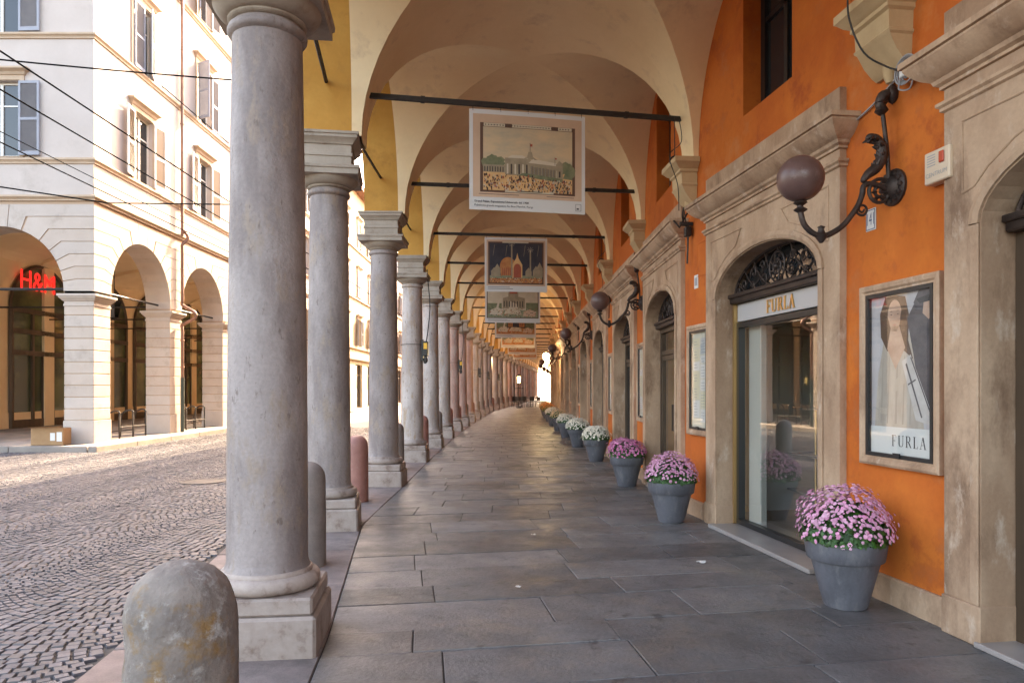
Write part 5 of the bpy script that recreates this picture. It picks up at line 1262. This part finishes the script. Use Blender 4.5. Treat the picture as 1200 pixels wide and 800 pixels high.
banner(7, 580, 628, 4.96, 3.74, 'show', 'fourth banner, small dark and orange exhibition print below the domed palace one')
banner(9, 587, 627, 4.96, 3.72, 'show', 'fifth banner in the row, orange print on pale sky')
banner(11, 595, 628, 4.96, 3.72, 'show', 'sixth banner in the row, far orange print')
banner(13, 601, 629, 4.96, 3.72, 'show', 'farthest banner in the row, narrow pale and orange sliver')

# ------------------------------------------------------------------ floodlights strapped to columns
for i, lit in ((3, True), (6, True), (9, False), (11, False), (13, False)):
    a = 0; r = root('column_floodlight', {3: 'black floodlight box with amber panel on the pale jointed column, nearest one', 6: 'second black floodlight with amber panel, on a pink column'}.get(i, f'small dark floodlight strapped to the {nth(i)} column of the arcade'), 'floodlight', (Lx[i][0]+.26, Lx[i][1]-.08, 2.2), col_heading(i), 'floodlights on the columns')
    mb = MB(); mb.box(-.01, .10, -.12, .1, .10, .42, ch=.012); mb.box(-.04, .0, -.08, .08, .0, .46); mb.tube(spline([(.05, -.02, .1), (.08, -.02, .0), (.03, -.03, -.05), (.0, -.02, .05)], 5), .02, 6); mb.box(.02, .08, -.08, .04, -.02, .1, ch=.01); mb.build('housing', 'blackfr', r)
    MB().box(.015, .088, -.128, -.122, .25, .38).build('amber_panel', 'yellowgel' if lit else 'rust', r)
    MB().tube(spline([(.06, 0, .42), (.10, 0, .7), (.14, 0, 1.2), (.10, .0, 1.7), (.08, 0, 2.0)], 5), .012, 6).build('cable', 'iron', r)
    MB().tube([(-.26+.238*cos(q), .08+.238*sin(q), .35) for q in [2*pi*k/24 for k in range(25)]], .006, 5).build('strap', 'iron', r)
# joint ring on the jointed shaft is part of its stone; cafe at the far end
def chair(loc, rz, lab):
    r = root('cafe_chair', lab, 'chair', loc, rz, 'dark cafe chairs far down the walkway'); mb = MB()
    MB().box(-.22, .22, -.22, .22, .42, .47, ch=.015).build('seat', 'chairdark', r)
    bk = MB(); bk.add([(.22*sin(q)*1.0, .20*cos(q)+.02, z) for q in [(-1.3+2.6*k/8) for k in range(9)] for z in (.52, .86)], [(2*k, 2*k+2, 2*k+3, 2*k+1) for k in range(8)]); bk.build('backrest', 'chairdark', r)
    for sx in (-1, 1):
        for sy in (-1, 1): MB().tube([(sx*.2, sy*.2, .42 if sy < 0 else .86), (sx*.21, sy*.21, 0)], .016, 6).build('leg', 'iron', r)
    return r
c0 = None
spots = [(.25, 59.6, .4), (.95, 59.2, 2.6), (.6, 60.9, 3.0), (1.5, 60.4, -1.2), (1.9, 61.6, 1.9), (.2, 62.1, -.6), (1.1, 62.8, .3), (2.3, 60.2, 2.2)]
clab = ['dark cafe chair beside the tall lantern post', 'dark cafe chair at the front of the group, turned sideways', 'dark cafe chair between the two cafe tables', 'dark cafe chair in front of the right cafe table', 'dark cafe chair behind the right cafe table', 'dark cafe chair nearest the columns at the back', 'dark cafe chair at the very back of the group', 'dark cafe chair at the right end of the group']
for k, (x, y, a) in enumerate(spots):
    if c0 is None: c0 = chair((x, y, 0), a, clab[k])
    else: dup(c0, (x, y, 0), a, clab[k])
t0 = None
for k, (x, y, lab) in enumerate(((.75, 60.2, 'small round cafe table left in the far chair group'), (1.55, 61.2, 'small round cafe table right in the far chair group'))):
    if k == 0:
        t0 = root('cafe_table', lab, 'table', (x, y, 0), 0, 'cafe tables far down the walkway'); MB().lathe([(0, .72), (.33, .72), (.34, .735), (.33, .75), (0, .752)], 24).build('tabletop', 'chairdark', t0); MB().lathe([(.22, 0), (.22, .02), (.03, .05), (.03, .72)], 14).build('pedestal', 'iron', t0)
    else: dup(t0, (x, y, 0), 0, lab)
r = root('patio_heater', 'tall dark post with a glowing yellow lantern beside the far cafe chairs', 'lantern post', (.55, 57.6, 0))
MB().lathe([(.2, 0), (.2, .06), (.05, .1), (.035, .4), (.03, 1.9), (.09, 1.95), (.1, 2.0), (.05, 2.02)], 14).box(-.35, .35, -.02, .02, 1.55, 1.6).box(-.35, -.31, -.02, .02, .3, 1.6).build('post', 'iron', r)
MB().lathe([(.1, 2.02), (.13, 2.5), (.1, 2.52)], 6).build('lantern', emit('lantern_glow', (1, .62, .18), 2.5), r); MB().lathe([(.17, 2.52), (.1, 2.62), (.02, 2.72), (0, 2.78)], 6).build('lantern_cap', 'iron', r)
r = root('cafe_shrub', 'small green shrub in a dark tub right of the far cafe chairs', 'plant', (2.75, 62.6, 0))
MB().lathe([(.2, 0), (.26, .4), (.24, .4), (0, .36)], 20).build('tub', 'chairdark', r); rnd = random.Random(3); mb = leaf_ball(500, .42, .62, rnd); mb.build('foliage', 'leaf', r)

# ------------------------------------------------------------------ light, sky, camera
w = bpy.data.worlds.new('World'); SC.world = w; w.use_nodes = True
nt = w.node_tree; bg = nt.nodes['Background']; sky = nt.nodes.new('ShaderNodeTexSky'); sky.sky_type = 'NISHITA'; sky.sun_disc = False
EL, AZ = R_(34), R_(15.5)
sky.sun_elevation = EL; sky.sun_rotation = AZ; sky.air_density = 1.0; sky.dust_density = 4.0; sky.ozone_density = 1.0
mxn = nt.nodes.new('ShaderNodeMix'); mxn.data_type = 'RGBA'; mxn.blend_type = 'MULTIPLY'; mxn.inputs['Factor'].default_value = 1; mxn.inputs[7].default_value = (1.0, .83, .68, 1)
nt.links.new(sky.outputs[0], mxn.inputs[6]); nt.links.new(mxn.outputs[2], bg.inputs[0]); bg.inputs[1].default_value = .15
sd = bpy.data.lights.new('sun', 'SUN'); sd.energy = 2.1; sd.angle = R_(.53); sd.color = (1, .79, .52)
so = bpy.data.objects.new('sun', sd); COL.objects.link(so)
so.rotation_euler = Vector((-sin(AZ)*cos(EL), -cos(AZ)*cos(EL), -sin(EL))).to_track_quat('-Z', 'Y').to_euler()
so.location = (10, 40, 30)
cam = bpy.data.cameras.new('camera'); co = bpy.data.objects.new('camera', cam); COL.objects.link(co)
co.location = (0, 0, CZ); co.rotation_euler = (pi/2, 0, 0); cam.sensor_width = 36; cam.lens = 36*FPX/1200; cam.shift_y = (HY-400)/1200
cam.clip_start = .05; cam.clip_end = 3000
SC.camera = co
SC.view_settings.view_transform = 'Standard'; SC.view_settings.look = 'None'; SC.view_settings.gamma = 1; SC.view_settings.exposure = 3.78
SC.view_settings.use_curve_mapping = False
SC.render.engine = 'CYCLES'
cy = SC.cycles
cy.max_bounces = 10; cy.diffuse_bounces = 7; cy.glossy_bounces = 4; cy.transparent_max_bounces = 12; cy.use_denoising = True; cy.caustics_reflective = False; cy.caustics_refractive = False
cy.sample_clamp_indirect = 8
